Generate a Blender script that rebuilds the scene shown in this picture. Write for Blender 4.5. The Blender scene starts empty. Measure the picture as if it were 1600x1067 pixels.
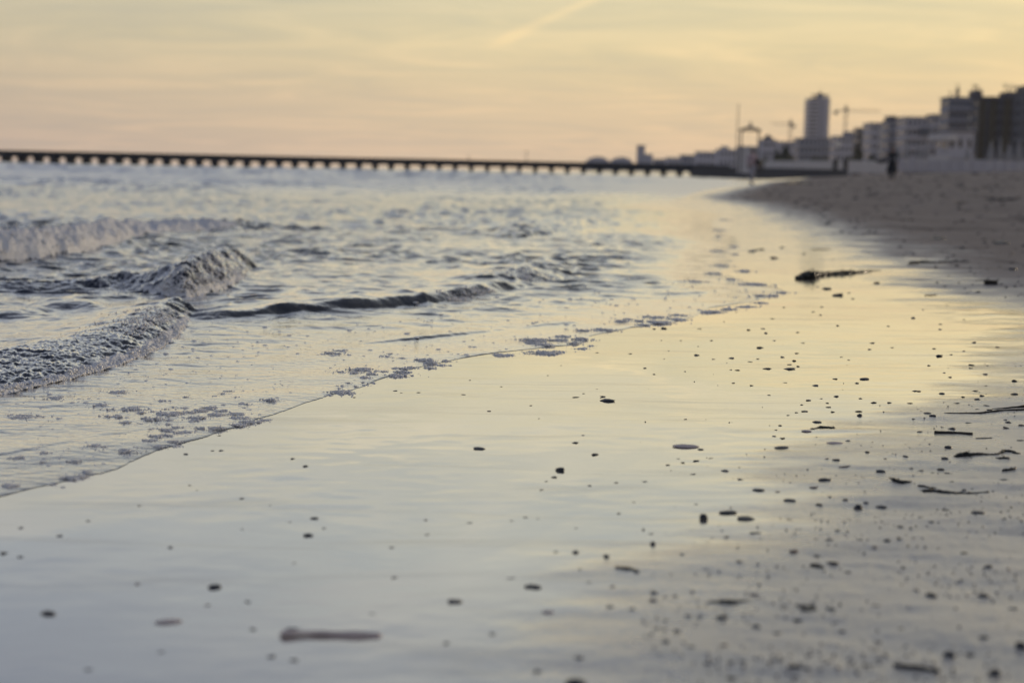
import bpy, bmesh, math, random
import numpy as np
from mathutils import Matrix, Vector, Euler

random.seed(7)
RNG = np.random.default_rng(7)
scene = bpy.context.scene
COL = scene.collection

# ------------------------------------------------------------------ camera
FPX, CX, CY, CAMH = 2222.2, 800.0, 533.5, 0.38
PITCH, ROLL = math.radians(6.79), math.radians(1.2)
cam_data = bpy.data.cameras.new("camera")
cam_data.sensor_width = 36.0
cam_data.lens = 50.0
cam_data.clip_start = 0.05
cam_data.clip_end = 20000.0
cam_data.dof.use_dof = True
cam_data.dof.focus_distance = 2.45
cam_data.dof.aperture_fstop = 4.4
cam = bpy.data.objects.new("camera", cam_data)
CAMM = (Matrix.Rotation(math.pi / 2 - PITCH, 4, 'X') @ Matrix.Rotation(ROLL, 4, 'Z'))
cam.matrix_world = Matrix.Translation((0, 0, CAMH)) @ CAMM
COL.objects.link(cam)
scene.camera = cam
R3 = np.array(CAMM.to_3x3())

# ------------------------------------------------------------------ sky and sun
SUN_AZ, SUN_EL = math.radians(52), math.radians(7)      # azimuth measured from +Y towards +X
SUN_DIR = Vector((math.sin(SUN_AZ) * math.cos(SUN_EL), math.cos(SUN_AZ) * math.cos(SUN_EL), math.sin(SUN_EL)))


def ray(u, v):
    d = R3 @ np.array([(u - CX) / FPX, -(v - CY) / FPX, -1.0])
    return d


class NT:
    """tiny node-tree helper"""
    def __init__(self, tree):
        self.t = tree
        tree.nodes.clear()

    def n(self, kind, ins=None, **props):
        nd = self.t.nodes.new(kind)
        for k, v in props.items():
            setattr(nd, k, v)
        for k, v in (ins or {}).items():
            s = nd.inputs[k]
            if isinstance(v, bpy.types.NodeSocket):
                self.t.links.new(v, s)
            elif v is not None:
                s.default_value = v
        return nd

    def math(self, op, a, b=None, c=None, clamp=False):
        nd = self.t.nodes.new('ShaderNodeMath')
        nd.operation = op
        nd.use_clamp = clamp
        for i, v in enumerate((a, b, c)):
            if v is None:
                continue
            if isinstance(v, bpy.types.NodeSocket):
                self.t.links.new(v, nd.inputs[i])
            else:
                nd.inputs[i].default_value = v
        return nd.outputs[0]

    def vmath(self, op, a, b=None):
        nd = self.t.nodes.new('ShaderNodeVectorMath')
        nd.operation = op
        for i, v in enumerate((a, b)):
            if v is None:
                continue
            if isinstance(v, bpy.types.NodeSocket):
                self.t.links.new(v, nd.inputs[i])
            else:
                nd.inputs[i].default_value = v
        return nd.outputs['Value'] if op in ('DOT_PRODUCT', 'LENGTH') else nd.outputs['Vector']

    def ramp(self, fac, stops, interp='LINEAR'):
        nd = self.t.nodes.new('ShaderNodeValToRGB')
        cr = nd.color_ramp
        cr.interpolation = interp
        while len(cr.elements) > 1:
            cr.elements.remove(cr.elements[-1])
        cr.elements[0].position = stops[0][0]
        c = stops[0][1]
        cr.elements[0].color = (*c, 1) if len(c) == 3 else c
        for p, c in stops[1:]:
            e = cr.elements.new(p)
            e.color = (*c, 1) if len(c) == 3 else c
        self.t.links.new(fac, nd.inputs[0])
        return nd.outputs[0]

    def mixc(self, fac, a, b, blend='MIX'):
        nd = self.t.nodes.new('ShaderNodeMix')
        nd.data_type = 'RGBA'
        nd.blend_type = blend
        nd.clamp_factor = True
        for i, v in ((0, fac), (6, a), (7, b)):
            if isinstance(v, bpy.types.NodeSocket):
                self.t.links.new(v, nd.inputs[i])
            else:
                nd.inputs[i].default_value = v if not isinstance(v, tuple) or len(v) == 4 else (*v, 1)
        return nd.outputs[2]

    def smooth(self, x, lo, hi):
        nd = self.n('ShaderNodeMapRange', {0: x, 1: lo, 2: hi, 3: 0.0, 4: 1.0}, interpolation_type='SMOOTHSTEP')
        return nd.outputs[0]


world = bpy.data.worlds.new("World")
scene.world = world
world.use_nodes = True
W = NT(world.node_tree)
tc = W.n('ShaderNodeTexCoord')
dirv = W.vmath('NORMALIZE', tc.outputs['Generated'])
sx = W.n('ShaderNodeSeparateXYZ', {0: dirv})
zc = W.math('MAXIMUM', sx.outputs[2], 0.0)
el = W.math('MULTIPLY', W.math('ARCSINE', zc), 2 / math.pi)
elp = W.math('POWER', el, 0.5)


def ep(deg):
    return math.sqrt(deg / 90.0)


base = W.ramp(elp, [(0.0, (.93, .70, .485)), (ep(1.0), (.97, .735, .475)), (ep(3.0), (1.02, .795, .47)),
                    (ep(5.0), (.94, .785, .465)), (ep(7.0), (.84, .75, .485)), (ep(10), (.77, .72, .54)),
                    (ep(14), (.58, .595, .54)), (ep(20), (.38, .405, .425)), (ep(32), (.30, .33, .39)),
                    (ep(55), (.22, .255, .34)), (1.0, (.18, .215, .30))])
hor = W.vmath('NORMALIZE', W.n('ShaderNodeCombineXYZ', {0: sx.outputs[0], 1: sx.outputs[1], 2: 0.0}).outputs[0])
dsun = W.vmath('DOT_PRODUCT', hor, (math.sin(SUN_AZ), math.cos(SUN_AZ), 0.0))
dsn = W.math('MULTIPLY_ADD', dsun, 0.5, 0.5)
azc = W.ramp(dsn, [(0.0, (.50, .54, .68)), (.45, (.60, .64, .78)), (.63, (.76, .79, .92)), (.72, (.90, .91, .97)),
                   (.80, (1, 1, 1)), (.91, (1.06, 1.03, .95)), (1.0, (1.28, 1.12, .86))])
sky = W.mixc(1.0, base, azc, 'MULTIPLY')
# thin cirrus: streaky noise in a plane high above
zden = W.math('ADD', zc, 0.07)
px = W.math('DIVIDE', sx.outputs[0], zden)
py = W.math('DIVIDE', sx.outputs[1], zden)
cv = W.n('ShaderNodeCombineXYZ', {0: px, 1: W.math('MULTIPLY', py, 0.9), 2: 0.0})
mp = W.n('ShaderNodeMapping', {0: cv.outputs[0], 2: (0, 0, math.radians(-22)), 3: (0.7, 1.1, 1)})
nz = W.n('ShaderNodeTexNoise', {'Vector': mp.outputs[0], 'Scale': 1.3, 'Detail': 6.0, 'Roughness': 0.58, 'Distortion': 1.4})
cir = W.smooth(nz.outputs['Fac'], 0.42, 0.72)
sky = W.mixc(W.math('MULTIPLY', cir, 0.55), sky, W.mixc(1.0, sky, (1.34, 1.24, 1.14), 'MULTIPLY'))
cir2 = W.smooth(nz.outputs['Fac'], 0.47, 0.28)
sky = W.mixc(W.math('MULTIPLY', cir2, 0.50), sky, W.mixc(1.0, sky, (.84, .88, .97), 'MULTIPLY'))
# a fading contrail
d1, d2 = Vector(ray(960, -16)).normalized(), Vector(ray(770, 70)).normalized()
nn = d1.cross(d2).normalized()
tt = (d1 - d2).normalized()
off = W.math('ABSOLUTE', W.math('ADD', W.vmath('DOT_PRODUCT', dirv, tuple(nn)),
             W.math('MULTIPLY', W.math('SUBTRACT', nz.outputs['Fac'], 0.5), 0.004)))
along = W.math('SUBTRACT', W.vmath('DOT_PRODUCT', dirv, tuple(tt)), float(tt.dot(d2)))
wid = W.math('MULTIPLY_ADD', along, -0.012, 0.0036)
wid = W.math('MAXIMUM', wid, 0.0014)
trail = W.math('MULTIPLY', W.math('EXPONENT', W.math('MULTIPLY', W.math('POWER', W.math('DIVIDE', off, wid), 2.0), -1.0)),
               W.math('MULTIPLY', W.smooth(along, -0.012, 0.015), W.smooth(along, 0.55, 0.2)))
sky = W.mixc(W.math('MULTIPLY', trail, 0.55), sky, W.mixc(1.0, sky, (1.35, 1.22, 1.08), 'MULTIPLY'))
nish = W.n('ShaderNodeTexSky')
nish.sky_type = 'NISHITA'
nish.sun_disc = False
nish.sun_elevation = SUN_EL
nish.sun_rotation = SUN_AZ
nish.dust_density = 3.0
nish_c = W.mixc(1.0, nish.outputs[0], (1.0, 1.0, 1.0), 'MULTIPLY')
sky10 = W.vmath('SCALE', sky)
sky10.node.inputs[3].default_value = 10.0
skyc = W.mixc(0.12, sky10, nish_c)
bg = W.n('ShaderNodeBackground', {'Color': skyc, 'Strength': 0.1})
W.n('ShaderNodeOutputWorld', {0: bg.outputs[0]})

sun_data = bpy.data.lights.new("sun", 'SUN')
sun_data.energy = .95
sun_data.angle = math.radians(2.0)
sun_data.color = (1.0, .80, .58)
sun = bpy.data.objects.new("sun", sun_data)
sun.rotation_euler = SUN_DIR.to_track_quat('Z', 'Y').to_euler()
sun.location = (40, 30, 30)
COL.objects.link(sun)

scene.view_settings.view_transform = 'Standard'
scene.view_settings.look = 'None'
scene.view_settings.exposure = 0.0
scene.view_settings.gamma = 1.0
scene.view_settings.use_curve_mapping = False
scene.render.engine = 'CYCLES'
scene.cycles.use_denoising = True
scene.cycles.max_bounces = 4
scene.cycles.diffuse_bounces = 2
scene.cycles.glossy_bounces = 3
scene.cycles.volume_bounces = 0
HAZE = .00017


# ------------------------------------------------------------------ helpers
def perlin(x, y, seed=0):
    x = np.asarray(x, float)
    y = np.asarray(y, float)
    xi = np.floor(x).astype(np.int64)
    yi = np.floor(y).astype(np.int64)
    xf, yf = x - xi, y - yi

    def g(ix, iy, dx, dy):
        h = (ix * 374761393 + iy * 668265263 + seed * 1442695041) & 0xFFFFFFFF
        h = ((h ^ (h >> 13)) * 1274126177) & 0xFFFFFFFF
        h = h ^ (h >> 16)
        a = (h & 0xFFFF) * (2 * math.pi / 65536.0)
        return np.cos(a) * dx + np.sin(a) * dy
    u = xf * xf * xf * (xf * (xf * 6 - 15) + 10)
    v = yf * yf * yf * (yf * (yf * 6 - 15) + 10)
    a = g(xi, yi, xf, yf)
    b = g(xi + 1, yi, xf - 1, yf)
    c = g(xi, yi + 1, xf, yf - 1)
    d = g(xi + 1, yi + 1, xf - 1, yf - 1)
    return ((a + (b - a) * u) + ((c + (d - c) * u) - (a + (b - a) * u)) * v) * 1.5


def sst(x, a, b):
    t = np.clip((x - a) / (b - a), 0, 1)
    return t * t * (3 - 2 * t)


def chaikin(P, n=1):
    for _ in range(n):
        Q = [P[0]]
        for i in range(len(P) - 1):
            a, b = P[i], P[i + 1]
            Q.append((a[0] * .75 + b[0] * .25, a[1] * .75 + b[1] * .25))
            Q.append((a[0] * .25 + b[0] * .75, a[1] * .25 + b[1] * .75))
        Q.append(P[-1])
        P = Q
    return P


def poly_dist(x, y, P, vals=None):
    """distance to a polyline, signed by side (+ = left of its direction), position along it and interpolated values"""
    P = np.asarray(P, float)
    E = P[1:] - P[:-1]
    L = np.hypot(E[:, 0], E[:, 1])
    N = np.stack([-E[:, 1], E[:, 0]], -1) / L[:, None]
    VN = np.concatenate([N[:1], N[:-1] + N[1:], N[-1:]])
    acc = np.concatenate([[0], np.cumsum(L)])
    best = np.full(x.shape, 1e18)
    bi = np.zeros(x.shape, np.int32)
    bt = np.zeros(x.shape)
    for i in range(len(E)):
        rx, ry = x - P[i, 0], y - P[i, 1]
        t = np.clip((rx * E[i, 0] + ry * E[i, 1]) / (L[i] * L[i]), 0, 1)
        rx -= t * E[i, 0]
        ry -= t * E[i, 1]
        d2 = rx * rx + ry * ry
        m = d2 < best
        best[m] = d2[m]
        bi[m] = i
        bt[m] = t[m]
    nx = np.where(bt <= 0, VN[bi, 0], np.where(bt >= 1, VN[bi + 1, 0], N[bi, 0]))
    ny = np.where(bt <= 0, VN[bi, 1], np.where(bt >= 1, VN[bi + 1, 1], N[bi, 1]))
    qx, qy = x - (P[bi, 0] + bt * E[bi, 0]), y - (P[bi, 1] + bt * E[bi, 1])
    sgn = np.where(qx * nx + qy * ny >= 0, 1.0, -1.0)
    out = None
    if vals is not None:
        out = []
        for V in vals:
            V = np.asarray(V, float)
            out.append(V[bi] + (V[bi + 1] - V[bi]) * bt)
    return np.sqrt(best), sgn, acc[bi] + L[bi] * bt, out


def in_poly(x, y, P):
    ins = np.zeros(x.shape, bool)
    n = len(P)
    for i in range(n):
        x1, y1 = P[i]
        x2, y2 = P[(i + 1) % n]
        if y1 == y2:
            continue
        c = ((y1 > y) != (y2 > y)) & (x < (x2 - x1) * (y - y1) / (y2 - y1) + x1)
        ins ^= c
    return ins


def flat(u, v, z=0.0):
    d = ray(u, v)
    t = (z - CAMH) / d[2]
    return d[0] * t, d[1] * t


def at(u, v, Y):
    d = ray(u, v)
    t = Y / d[1]
    return d[0] * t, Y, CAMH + d[2] * t


# ------------------------------------------------------------------ shoreline and beach relief
SHORE_PX = [(-420, 905), (-150, 815), (0, 775), (90, 755), (178, 736), (215, 716), (300, 690), (375, 668), (428, 650), (500, 622),
            (560, 608), (612, 582), (700, 562), (760, 553), (840, 545), (905, 537), (930, 525), (1000, 508), (1062, 500),
            (1092, 487), (1150, 478), (1195, 467), (1228, 455), (1200, 447), (1152, 437), (1118, 426), (1152, 411),
            (1132, 398), (1157, 384), (1150, 372), (1124, 360), (1108, 346), (1134, 336), (1082, 328), (1042, 319),
            (1062, 311), (1084, 302), (1112, 296), (1150, 291), (1184, 287)]
SHORE = [flat(u, v) for u, v in SHORE_PX]
SHORE = [(-3.0, -1.8)] + SHORE + [(16, 110), (30, 190), (46, 262), (60, 330), (60, 500), (-200, 1500), (-900, 4500), (-1500, 9000)]
SEA_POLY = SHORE + [(-9000, 9000), (-9000, -1.8)]
FD = [(-50, -2.0), (-5, -.35), (-1, -.04), (0, 0), (.6, .006), (1.6, .026), (3.0, .075), (6, .25), (9, .44), (15, .86), (25, 1.36),
      (40, 1.85), (80, 2.05), (200, 2.2), (9000, 2.4)]
FDX = np.array([a for a, b in FD])
FDZ = np.array([b for a, b in FD])
SHORE_FINE = chaikin(SHORE[:42], 2) + SHORE[42:44]


def shore_d(x, y):
    jx = x + .035 * perlin(x * 3.1, y * 3.1, 3) * sst(y, 1.4, 4) + .007 * perlin(x * 14, y * 14, 7)
    jy = y + .06 * perlin(x * 2.3 + 9, y * 2.3, 4) * sst(y, 1.4, 4) + .007 * perlin(x * 14 + 5, y * 14, 8)
    d, s, _, _ = poly_dist(jx, jy, SHORE)
    d = d * -s
    m = (np.abs(d) < .12 + .03 * y) & (y < 90)
    df, sf, _, _ = poly_dist(jx[m], jy[m], SHORE_FINE)
    d[m] = df * -sf
    return d


def cast(uv, zf, t0=.6, t1=400, n=220):
    """where rays through the given picture points first meet a relief"""
    D = np.array([ray(u, v) for u, v in uv])
    ts = np.geomspace(t0, t1, n)
    X, Y = D[:, :1] * ts, D[:, 1:2] * ts
    gap = CAMH + D[:, 2:3] * ts - zf(X.ravel(), Y.ravel()).reshape(X.shape)
    k = np.argmax(gap < 0, axis=1)
    k = np.where((gap < 0).any(1), np.maximum(k, 1), n - 1)
    ii = np.arange(len(D))
    g0, g1 = gap[ii, k - 1], gap[ii, k]
    f = np.clip(g0 / np.where(g0 - g1 == 0, 1, g0 - g1), 0, 1)
    t = ts[k - 1] + (ts[k] - ts[k - 1]) * f
    return D[:, 0] * t, D[:, 1] * t


def plain_z(x, y):
    return np.interp(shore_d(x, y), FDX, FDZ)


FILM_PX = [(880, 1400), (900, 1250), (950, 1067), (1060, 900), (1200, 815), (1310, 735), (1450, 655), (1610, 600)]
FILM_PX2 = [(1590, 476), (1500, 440), (1400, 392), (1310, 356), (1240, 333), (1180, 318), (1122, 309), (1160, 297), (1192, 289), (1205, 285)]
_x, _y = cast(FILM_PX + FILM_PX2, plain_z)
FILM = list(zip(_x, _y))
FILM = FILM[:8] + [(1.45, 3.6)] + FILM[8:] + [(24, 120), (44, 210), (70, 400)]


def terrain_z(x, y, d=None, film=None):
    if d is None:
        d = shore_d(x, y)
    z = np.interp(d, FDX, FDZ)
    if film is None:
        film = film_f(x, y)
    r = np.hypot(x, y)
    near = 1 - sst(r, 3, 9)
    # wet flats: millimetre undulations that run along the swash
    a, b = x * .45 + y * .89, -x * .89 + y * .45
    und = .0012 * perlin(a * 1.5, b * 3.2, 11) + .00026 * perlin(a * 5, b * 11, 12) + (.00017 * perlin(x * 17, y * 34, 13) + .00006 * perlin(x * 37, y * 70, 24)) * np.clip(.6 + 1.2 * perlin(x * 2.1, y * 3.3, 25), .1, 1.8) + .00004 * perlin(x * 40, y * 90, 22)
    land = sst(d, -.02, .10)
    z = z + und * land * (1 - sst(d, 2.0, 5.0))
    # drained sand: ridges left by the backwash and grains of relief
    rough = (1 - film) * land
    rg = perlin(x * 1.7 + .4 * perlin(x * 3, y * 3, 5), y * 8.5 + .8 * perlin(x * 2.5, y * 2.5, 6), 14)
    z = z + rough * near * (.0075 * np.maximum(rg, -.25) + .0013 * perlin(x * 13, y * 34, 15) + .0006 * perlin(x * 45, y * 60, 16))
    z = z + rough * near * .0005 * perlin(x * 120, y * 120, 17)
    dry = sst(d, 1.2, 3.5) * sst(r, 4, 9) * (1 - film)
    z = z + dry * (.030 * perlin(x * .9, y * .55, 18) + .030 * np.abs(perlin(x * 2.3, y * 1.5, 19)) + .014 * perlin(x * 6, y * 5, 20))
    z = z - dry * .030 * sst(perlin(x * 3.4, y * 3.0, 23), .22, .5)
    z = z + sst(d, 6, 20) * .05 * perlin(x * .25, y * .16, 21)
    return z


def film_f(x, y):
    d, s, _, _ = poly_dist(x, y, FILM)
    sd = d * s                                # + = seaward (left of the line going away)
    wob = .10 * perlin(x * 2.3, y * 5, 31) + .05 * perlin(x * 7, y * 17, 32)
    r = np.hypot(x, y)
    w = .10 + .035 * np.minimum(r, 12)
    wob = wob + .05 * perlin(x * 14, y * 45, 33)
    return sst(sd + wob * np.clip(r / 2.0, .4, 3), -w * 1.2, w * 1.2)


# ------------------------------------------------------------------ waves
def toe(px, H, Lp, Ld, rim, smoothing=True):
    P = [flat(u, v) for u, v in px]
    n = len(P)
    f = lambda q: list(q) if isinstance(q, (list, tuple)) else [q] * n
    H, Lp, Ld = f(H), f(Lp), f(Ld)
    Q = [(p[0], h) for p, h in zip(P, H)]
    H2 = [b for a, b in chaikin(Q, 2)]
    L2 = [b for a, b in chaikin([(p[0], h) for p, h in zip(P, Lp)], 2)]
    D2 = [b for a, b in chaikin([(p[0], h) for p, h in zip(P, Ld)], 2)]
    return dict(P=chaikin(P, 2), H=H2, Lp=L2, Ld=D2, rim=rim)


BORES = [
    # near left bore with its foamy rim
    dict(toe([(-420, 700), (-200, 662), (-60, 632), (0, 618), (60, 607), (120, 593), (190, 573), (240, 552), (268, 535), (288, 514), (300, 500), (306, 494)],
             [.02, .022, .023, .024, .025, .026, .029, .034, .034, .024, .010, 0], [.22, .22, .21, .20, .18, .15, .11, .08, .07, .07, .06, .06],
             [.10] * 12, .30), turb=.0034, q=.021, foam=.38, rimfoam=.95, lob=.018, tw=.55),
    # long low dark wave in the middle
    dict(toe([(296, 502), (330, 505), (400, 499), (500, 492), (600, 484), (680, 477), (740, 469), (775, 462), (800, 455), (850, 450), (880, 446)],
             [.000, .010, .017, .021, .022, .023, .027, .022, .012, .006, 0], .050, .45, .30), turb=.0016, q=.022, foam=.0, rimfoam=.0, lob=.016, lk=.16, tw=.08),
    dict(toe([(690, 452), (770, 448), (830, 447), (880, 440), (895, 434)], [0, .016, .030, .022, 0], .16, .35, .15), turb=.004, foam=.12, rimfoam=.1, lob=.01, tw=.3),
    # mound of broken water
    dict(toe([(-260, 470), (-60, 461), (60, 457), (160, 454), (240, 464), (285, 475), (330, 467), (370, 450), (388, 434), (396, 424)],
             [.008, .012, .016, .022, .050, .088, .090, .062, .020, 0], [.16, .16, .16, .15, .13, .11, .10, .10, .09, .09], .12, .30),
         turb=.0070, q=.040, foam=.44, rimfoam=.75, lob=.03, tw=.5, rimh=.010),
    # breaker at the far left, all foam
    dict(toe([(-420, 436), (-200, 425), (-60, 417), (0, 413), (80, 409), (150, 396), (190, 383), (222, 371), (280, 366), (340, 362), (400, 358), (470, 352)],
             [.05, .08, .095, .098, .100, .092, .072, .050, .042, .036, .024, 0], [.12] * 7 + [.18] * 5, .22, .40), turb=.016, q=.10, foam=.80, rimfoam=1.0, lob=.05, tw=.32, foam_t=4.4, rimh=.015),
    dict(toe([(360, 350), (430, 345), (500, 340), (535, 335), (560, 331)], [0, .03, .045, .04, 0], .35, .8, .2), turb=.01, foam=.15, rimfoam=.2, lob=.06, tw=.5),
    dict(toe([(770, 377), (800, 374), (840, 372), (872, 365), (905, 359), (940, 352)], [0, .03, .042, .030, .02, 0], .30, .7, .2), turb=.01, foam=.1, rimfoam=.1, lob=.07, tw=.4),
    dict(toe([(850, 341), (900, 331), (950, 322), (1000, 315), (1040, 309)], [0, .04, .05, .05, 0], .6, 1.5, .2), turb=.012, foam=.1, rimfoam=.1, lob=.12, tw=.8),
    dict(toe([(-200, 320), (-60, 315), (40, 314), (90, 311), (140, 306)], [.05, .06, .075, .06, 0], .7, 1.6, .2), turb=.012, foam=.2, rimfoam=.2, lob=.12, tw=.8),
    dict(toe([(640, 338), (700, 334), (760, 330), (790, 327)], [0, .025, .02, 0], .5, 1.0, .2), turb=.01, foam=.1, rimfoam=.0, lob=.1, tw=.5),
    dict(toe([(330, 286), (370, 283), (400, 280)], [0, .07, 0], 1.2, 2.5, .2), turb=.01, foam=.1, rimfoam=.0, lob=.2, tw=.5),
    dict(toe([(560, 382), (620, 381), (680, 379), (700, 376)], [0, .022, .018, 0], .3, .5, .2), turb=.004, foam=.0, rimfoam=.0, lob=.05, tw=.3),
    dict(toe([(40, 497), (90, 494), (140, 496), (170, 494)], [0, .020, .014, 0], .10, .25, .1), turb=.001, foam=.0, rimfoam=.0, lob=.02, tw=.2),
    dict(toe([(-100, 508), (-20, 505), (40, 506), (70, 502)], [0, .018, .012, 0], .09, .2, .1), turb=.001, foam=.0, rimfoam=.0, lob=.02, tw=.2),
    # thin swash ridges close to the water's edge
    dict(toe([(560, 540), (600, 537), (660, 532), (720, 526), (765, 520), (800, 515)], [0, .003, .006, .006, .003, 0], .016, .10, .5), turb=.0008, foam=.0, rimfoam=.0, lob=.008, tw=.05),
    dict(toe([(800, 516), (850, 511), (900, 507), (940, 503)], [0, .005, .005, 0], .016, .10, .5), turb=.0008, foam=.0, rimfoam=.0, lob=.01, tw=.05),
    dict(toe([(1010, 463), (1055, 462), (1090, 460), (1120, 458)], [0, .008, .007, 0], .03, .16, .5), turb=.0008, foam=.0, rimfoam=.0, lob=.01, tw=.05),
    dict(toe([(985, 447), (1025, 447), (1050, 444)], [0, .010, 0], .03, .2, .5), turb=.0008, foam=.0, rimfoam=.0, lob=.01, tw=.05),
    dict(toe([(120, 690), (170, 684), (220, 676), (250, 668)], [0, .003, .003, 0], .014, .08, .5), turb=.0006, foam=.0, rimfoam=.0, lob=.006, tw=.04),
    dict(toe([(-60, 722), (20, 712), (90, 700), (130, 690)], [0, .003, .003, 0], .014, .08, .5), turb=.0006, foam=.0, rimfoam=.0, lob=.006, tw=.04),
]


def water(x, y, d=None):
    """height of the water and its foam cover (0-1) at world points"""
    if d is None:
        d = shore_d(x, y)
    dd = np.maximum(-d, 0.0)
    r = np.hypot(x, y)
    foam = np.zeros(x.shape)
    a, b = x * .45 + y * .89, -x * .89 + y * .45
    # swell and chop, growing away from the shore
    g1 = sst(dd, .35, 4.0)
    g2 = sst(dd, 2.6, 9)
    g3 = sst(dd, 8, 45)
    z = np.zeros(x.shape)
    n1 = perlin(a * 1.1, b * 3.2, 41)
    n2 = perlin(a * .42 + .3 * n1, b * 1.25, 42)
    n3 = perlin(a * .10, b * .33, 43)
    patch = np.clip(.75 + .9 * perlin(x * .35, y * .22, 49), .15, 1.6)
    ridge = lambda q: np.clip(1 - np.abs(q) * 1.35, 0, 1) ** 3
    z += g1 * patch * (.018 * (ridge(n1) - .3) + .0075 * perlin(x * 3.2, y * 6.5, 44) + .0030 * perlin(x * 7, y * 14, 51))
    z += g2 * np.clip(.7 + perlin(x * .2, y * .13, 52), .2, 1.6) * .040 * (ridge(n2) - .3)
    z += g3 * .10 * (ridge(n3) - .3) + g3 * .06 * perlin(x * .22, y * .5, 48)
    # short steep chop: longer waves farther out
    for k_, (L_, r0, r1, r2, r3, A_) in enumerate(((.15, 2.8, 4.6, 11, 17, .075), (.45, 6, 10, 22, 34, .085), (1.3, 16, 26, 60, 90, .095), (3.6, 45, 75, 400, 600, .09))):
        win = sst(r, r0, r1) * (1 - sst(r, r2, r3)) * sst(dd, .5 * L_, 2.6 * L_ + .15)
        m = win > 0
        if not m.any():
            continue
        X, Y = x[m], y[m]
        wx_ = X / L_ + .5 * perlin(X / L_ * .6, Y / L_ * .6, 190 + k_)
        q1 = ridge(perlin(wx_ * .62, Y / L_ * .85, 200 + k_)) - .3
        q2 = perlin(X / L_ * 1.7 + 3, Y / L_ * 2.1, 210 + k_)
        amp = np.clip(.8 + 1.1 * perlin(X / L_ * .13, Y / L_ * .09, 220 + k_), .3, 1.7)
        z[m] += win[m] * A_ * L_ * amp * (q1 + .35 * q2)
    fine = (1 - sst(r, 14, 40))
    g0 = sst(dd, .06, .7)
    pt = np.clip(.9 + 1.1 * perlin(x * 1.3, y * .9, 54), .15, 2)
    z += fine * g0 * pt * (.0030 + .0010 * g1 + .0022 * sst(r, 3.5, 6)) * perlin(x * 8, y * 15, 45) + fine * (.0005 + .0009 * g0 * pt) * perlin(x * 22, y * 40, 46)
    calm = np.zeros(x.shape)
    for i, B in enumerate(BORES):
        P = B['P']
        mx = max(B['Ld']) * 3.2 + max(B['Lp']) + .3
        xs, ys = [p[0] for p in P], [p[1] for p in P]
        m = (x > min(xs) - mx) & (x < max(xs) + mx) & (y > min(ys) - mx) & (y < max(ys) + mx)
        if not m.any():
            continue
        X, Y = x[m], y[m]
        lob = B['lob']
        k = B.get('lk', .45) / max(lob, .004)
        jx = X + lob * .8 * perlin(X * k * .5, Y * k * .5, 60 + i) + lob * .35 * perlin(X * k * 1.7, Y * k * 1.7, 80 + i)
        jy = Y + lob * .8 * perlin(X * k * .5 + 7, Y * k * .5, 100 + i)
        ds, sg, tp, _ = poly_dist(jx, jy, P)
        bear = jx / jy
        pb = np.array([p[0] / p[1] for p in P])
        H, Lp, Ld = (np.interp(bear, pb, B[k_]) for k_ in ('H', 'Lp', 'Ld'))
        s = ds * sg
        sp = np.maximum(s, 0)
        rr = np.minimum(sp / Lp, 1)
        rimw = np.minimum(.012 + .03 * Lp, .03)
        prof = B['rim'] * (1 - np.exp(-sp / rimw)) + (1 - B['rim']) * (rr * rr * (3 - 2 * rr) * .6 + rr * .4)
        back = np.exp(-np.maximum(sp - Lp, 0) ** 1.3 / (Ld ** 1.3))
        h = H * prof * back
        tw = B['tw']
        act = (s > 0) * np.exp(-(sp / max(tw, .02)) ** 2) * sst(H / max(B['H']), .02, .35)
        act = act * (1 - .9 * sst(sp, Lp * .85, Lp * 1.35))
        t_ = B['turb']
        q = B.get('q', .05 + t_ * 6)
        bil = 1 - 2 * np.abs(perlin(X / q, Y / (q * .8), 120 + i))
        bil2 = 1 - 2 * np.abs(perlin(X / (q * .42), Y / (q * .36), 140 + i))
        h = h + act * t_ * (.75 * bil + .55 * bil2 + .5 * perlin(X / (q * .2), Y / (q * .18), 160 + i)) * sst(sp, 0, .015 + t_)
        if B['rimfoam'] > .5:
            lump = np.clip(.55 + .9 * perlin(tp * 38, tp * 0 + i, 170 + i) + .35 * perlin(tp * 110, tp * 0 + i, 180 + i), .1, 1.5)
            h = h + (s > -.004) * sst(H / max(B['H']), .3, .6) * B.get('rimh', .006) * lump * np.exp(-((s - .007) / .0085) ** 2)
        z[m] += h
        f = act * np.clip(B['foam'] * 1.25 * (bil2 * .5 + .5) + (B['foam'] - .5) * 1.4, 0, 1)
        if 'foam_t' in B:
            f = f * (1 - sst(tp, B['foam_t'] - .5, B['foam_t'] + .4))
        rimf = B['rimfoam'] * (s > -.002) * np.exp(-(sp / (rimw * 1.15)) ** 2) * sst(H / max(B['H']), .3, .6)
        foam[m] = np.maximum(foam[m], np.maximum(f, rimf))
    # edge of the sheet: a few millimetres thick with a rounded lip
    lip = .0026 * np.clip(.65 + .9 * perlin(x * 6, y * 6, 55), .15, 1.4) * (1 - np.exp(-dd / .016)) + .006 * sst(dd, .05, 1.0)
    zt = np.interp(d, FDX, FDZ)
    damp = sst(dd, .0, .35)
    z = np.where(d < 0, np.maximum(lip + z * damp, .0010 * (1 - np.exp(-dd / .016))), zt - .006 - np.minimum(d, .1) * .4)
    return z, foam


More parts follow.
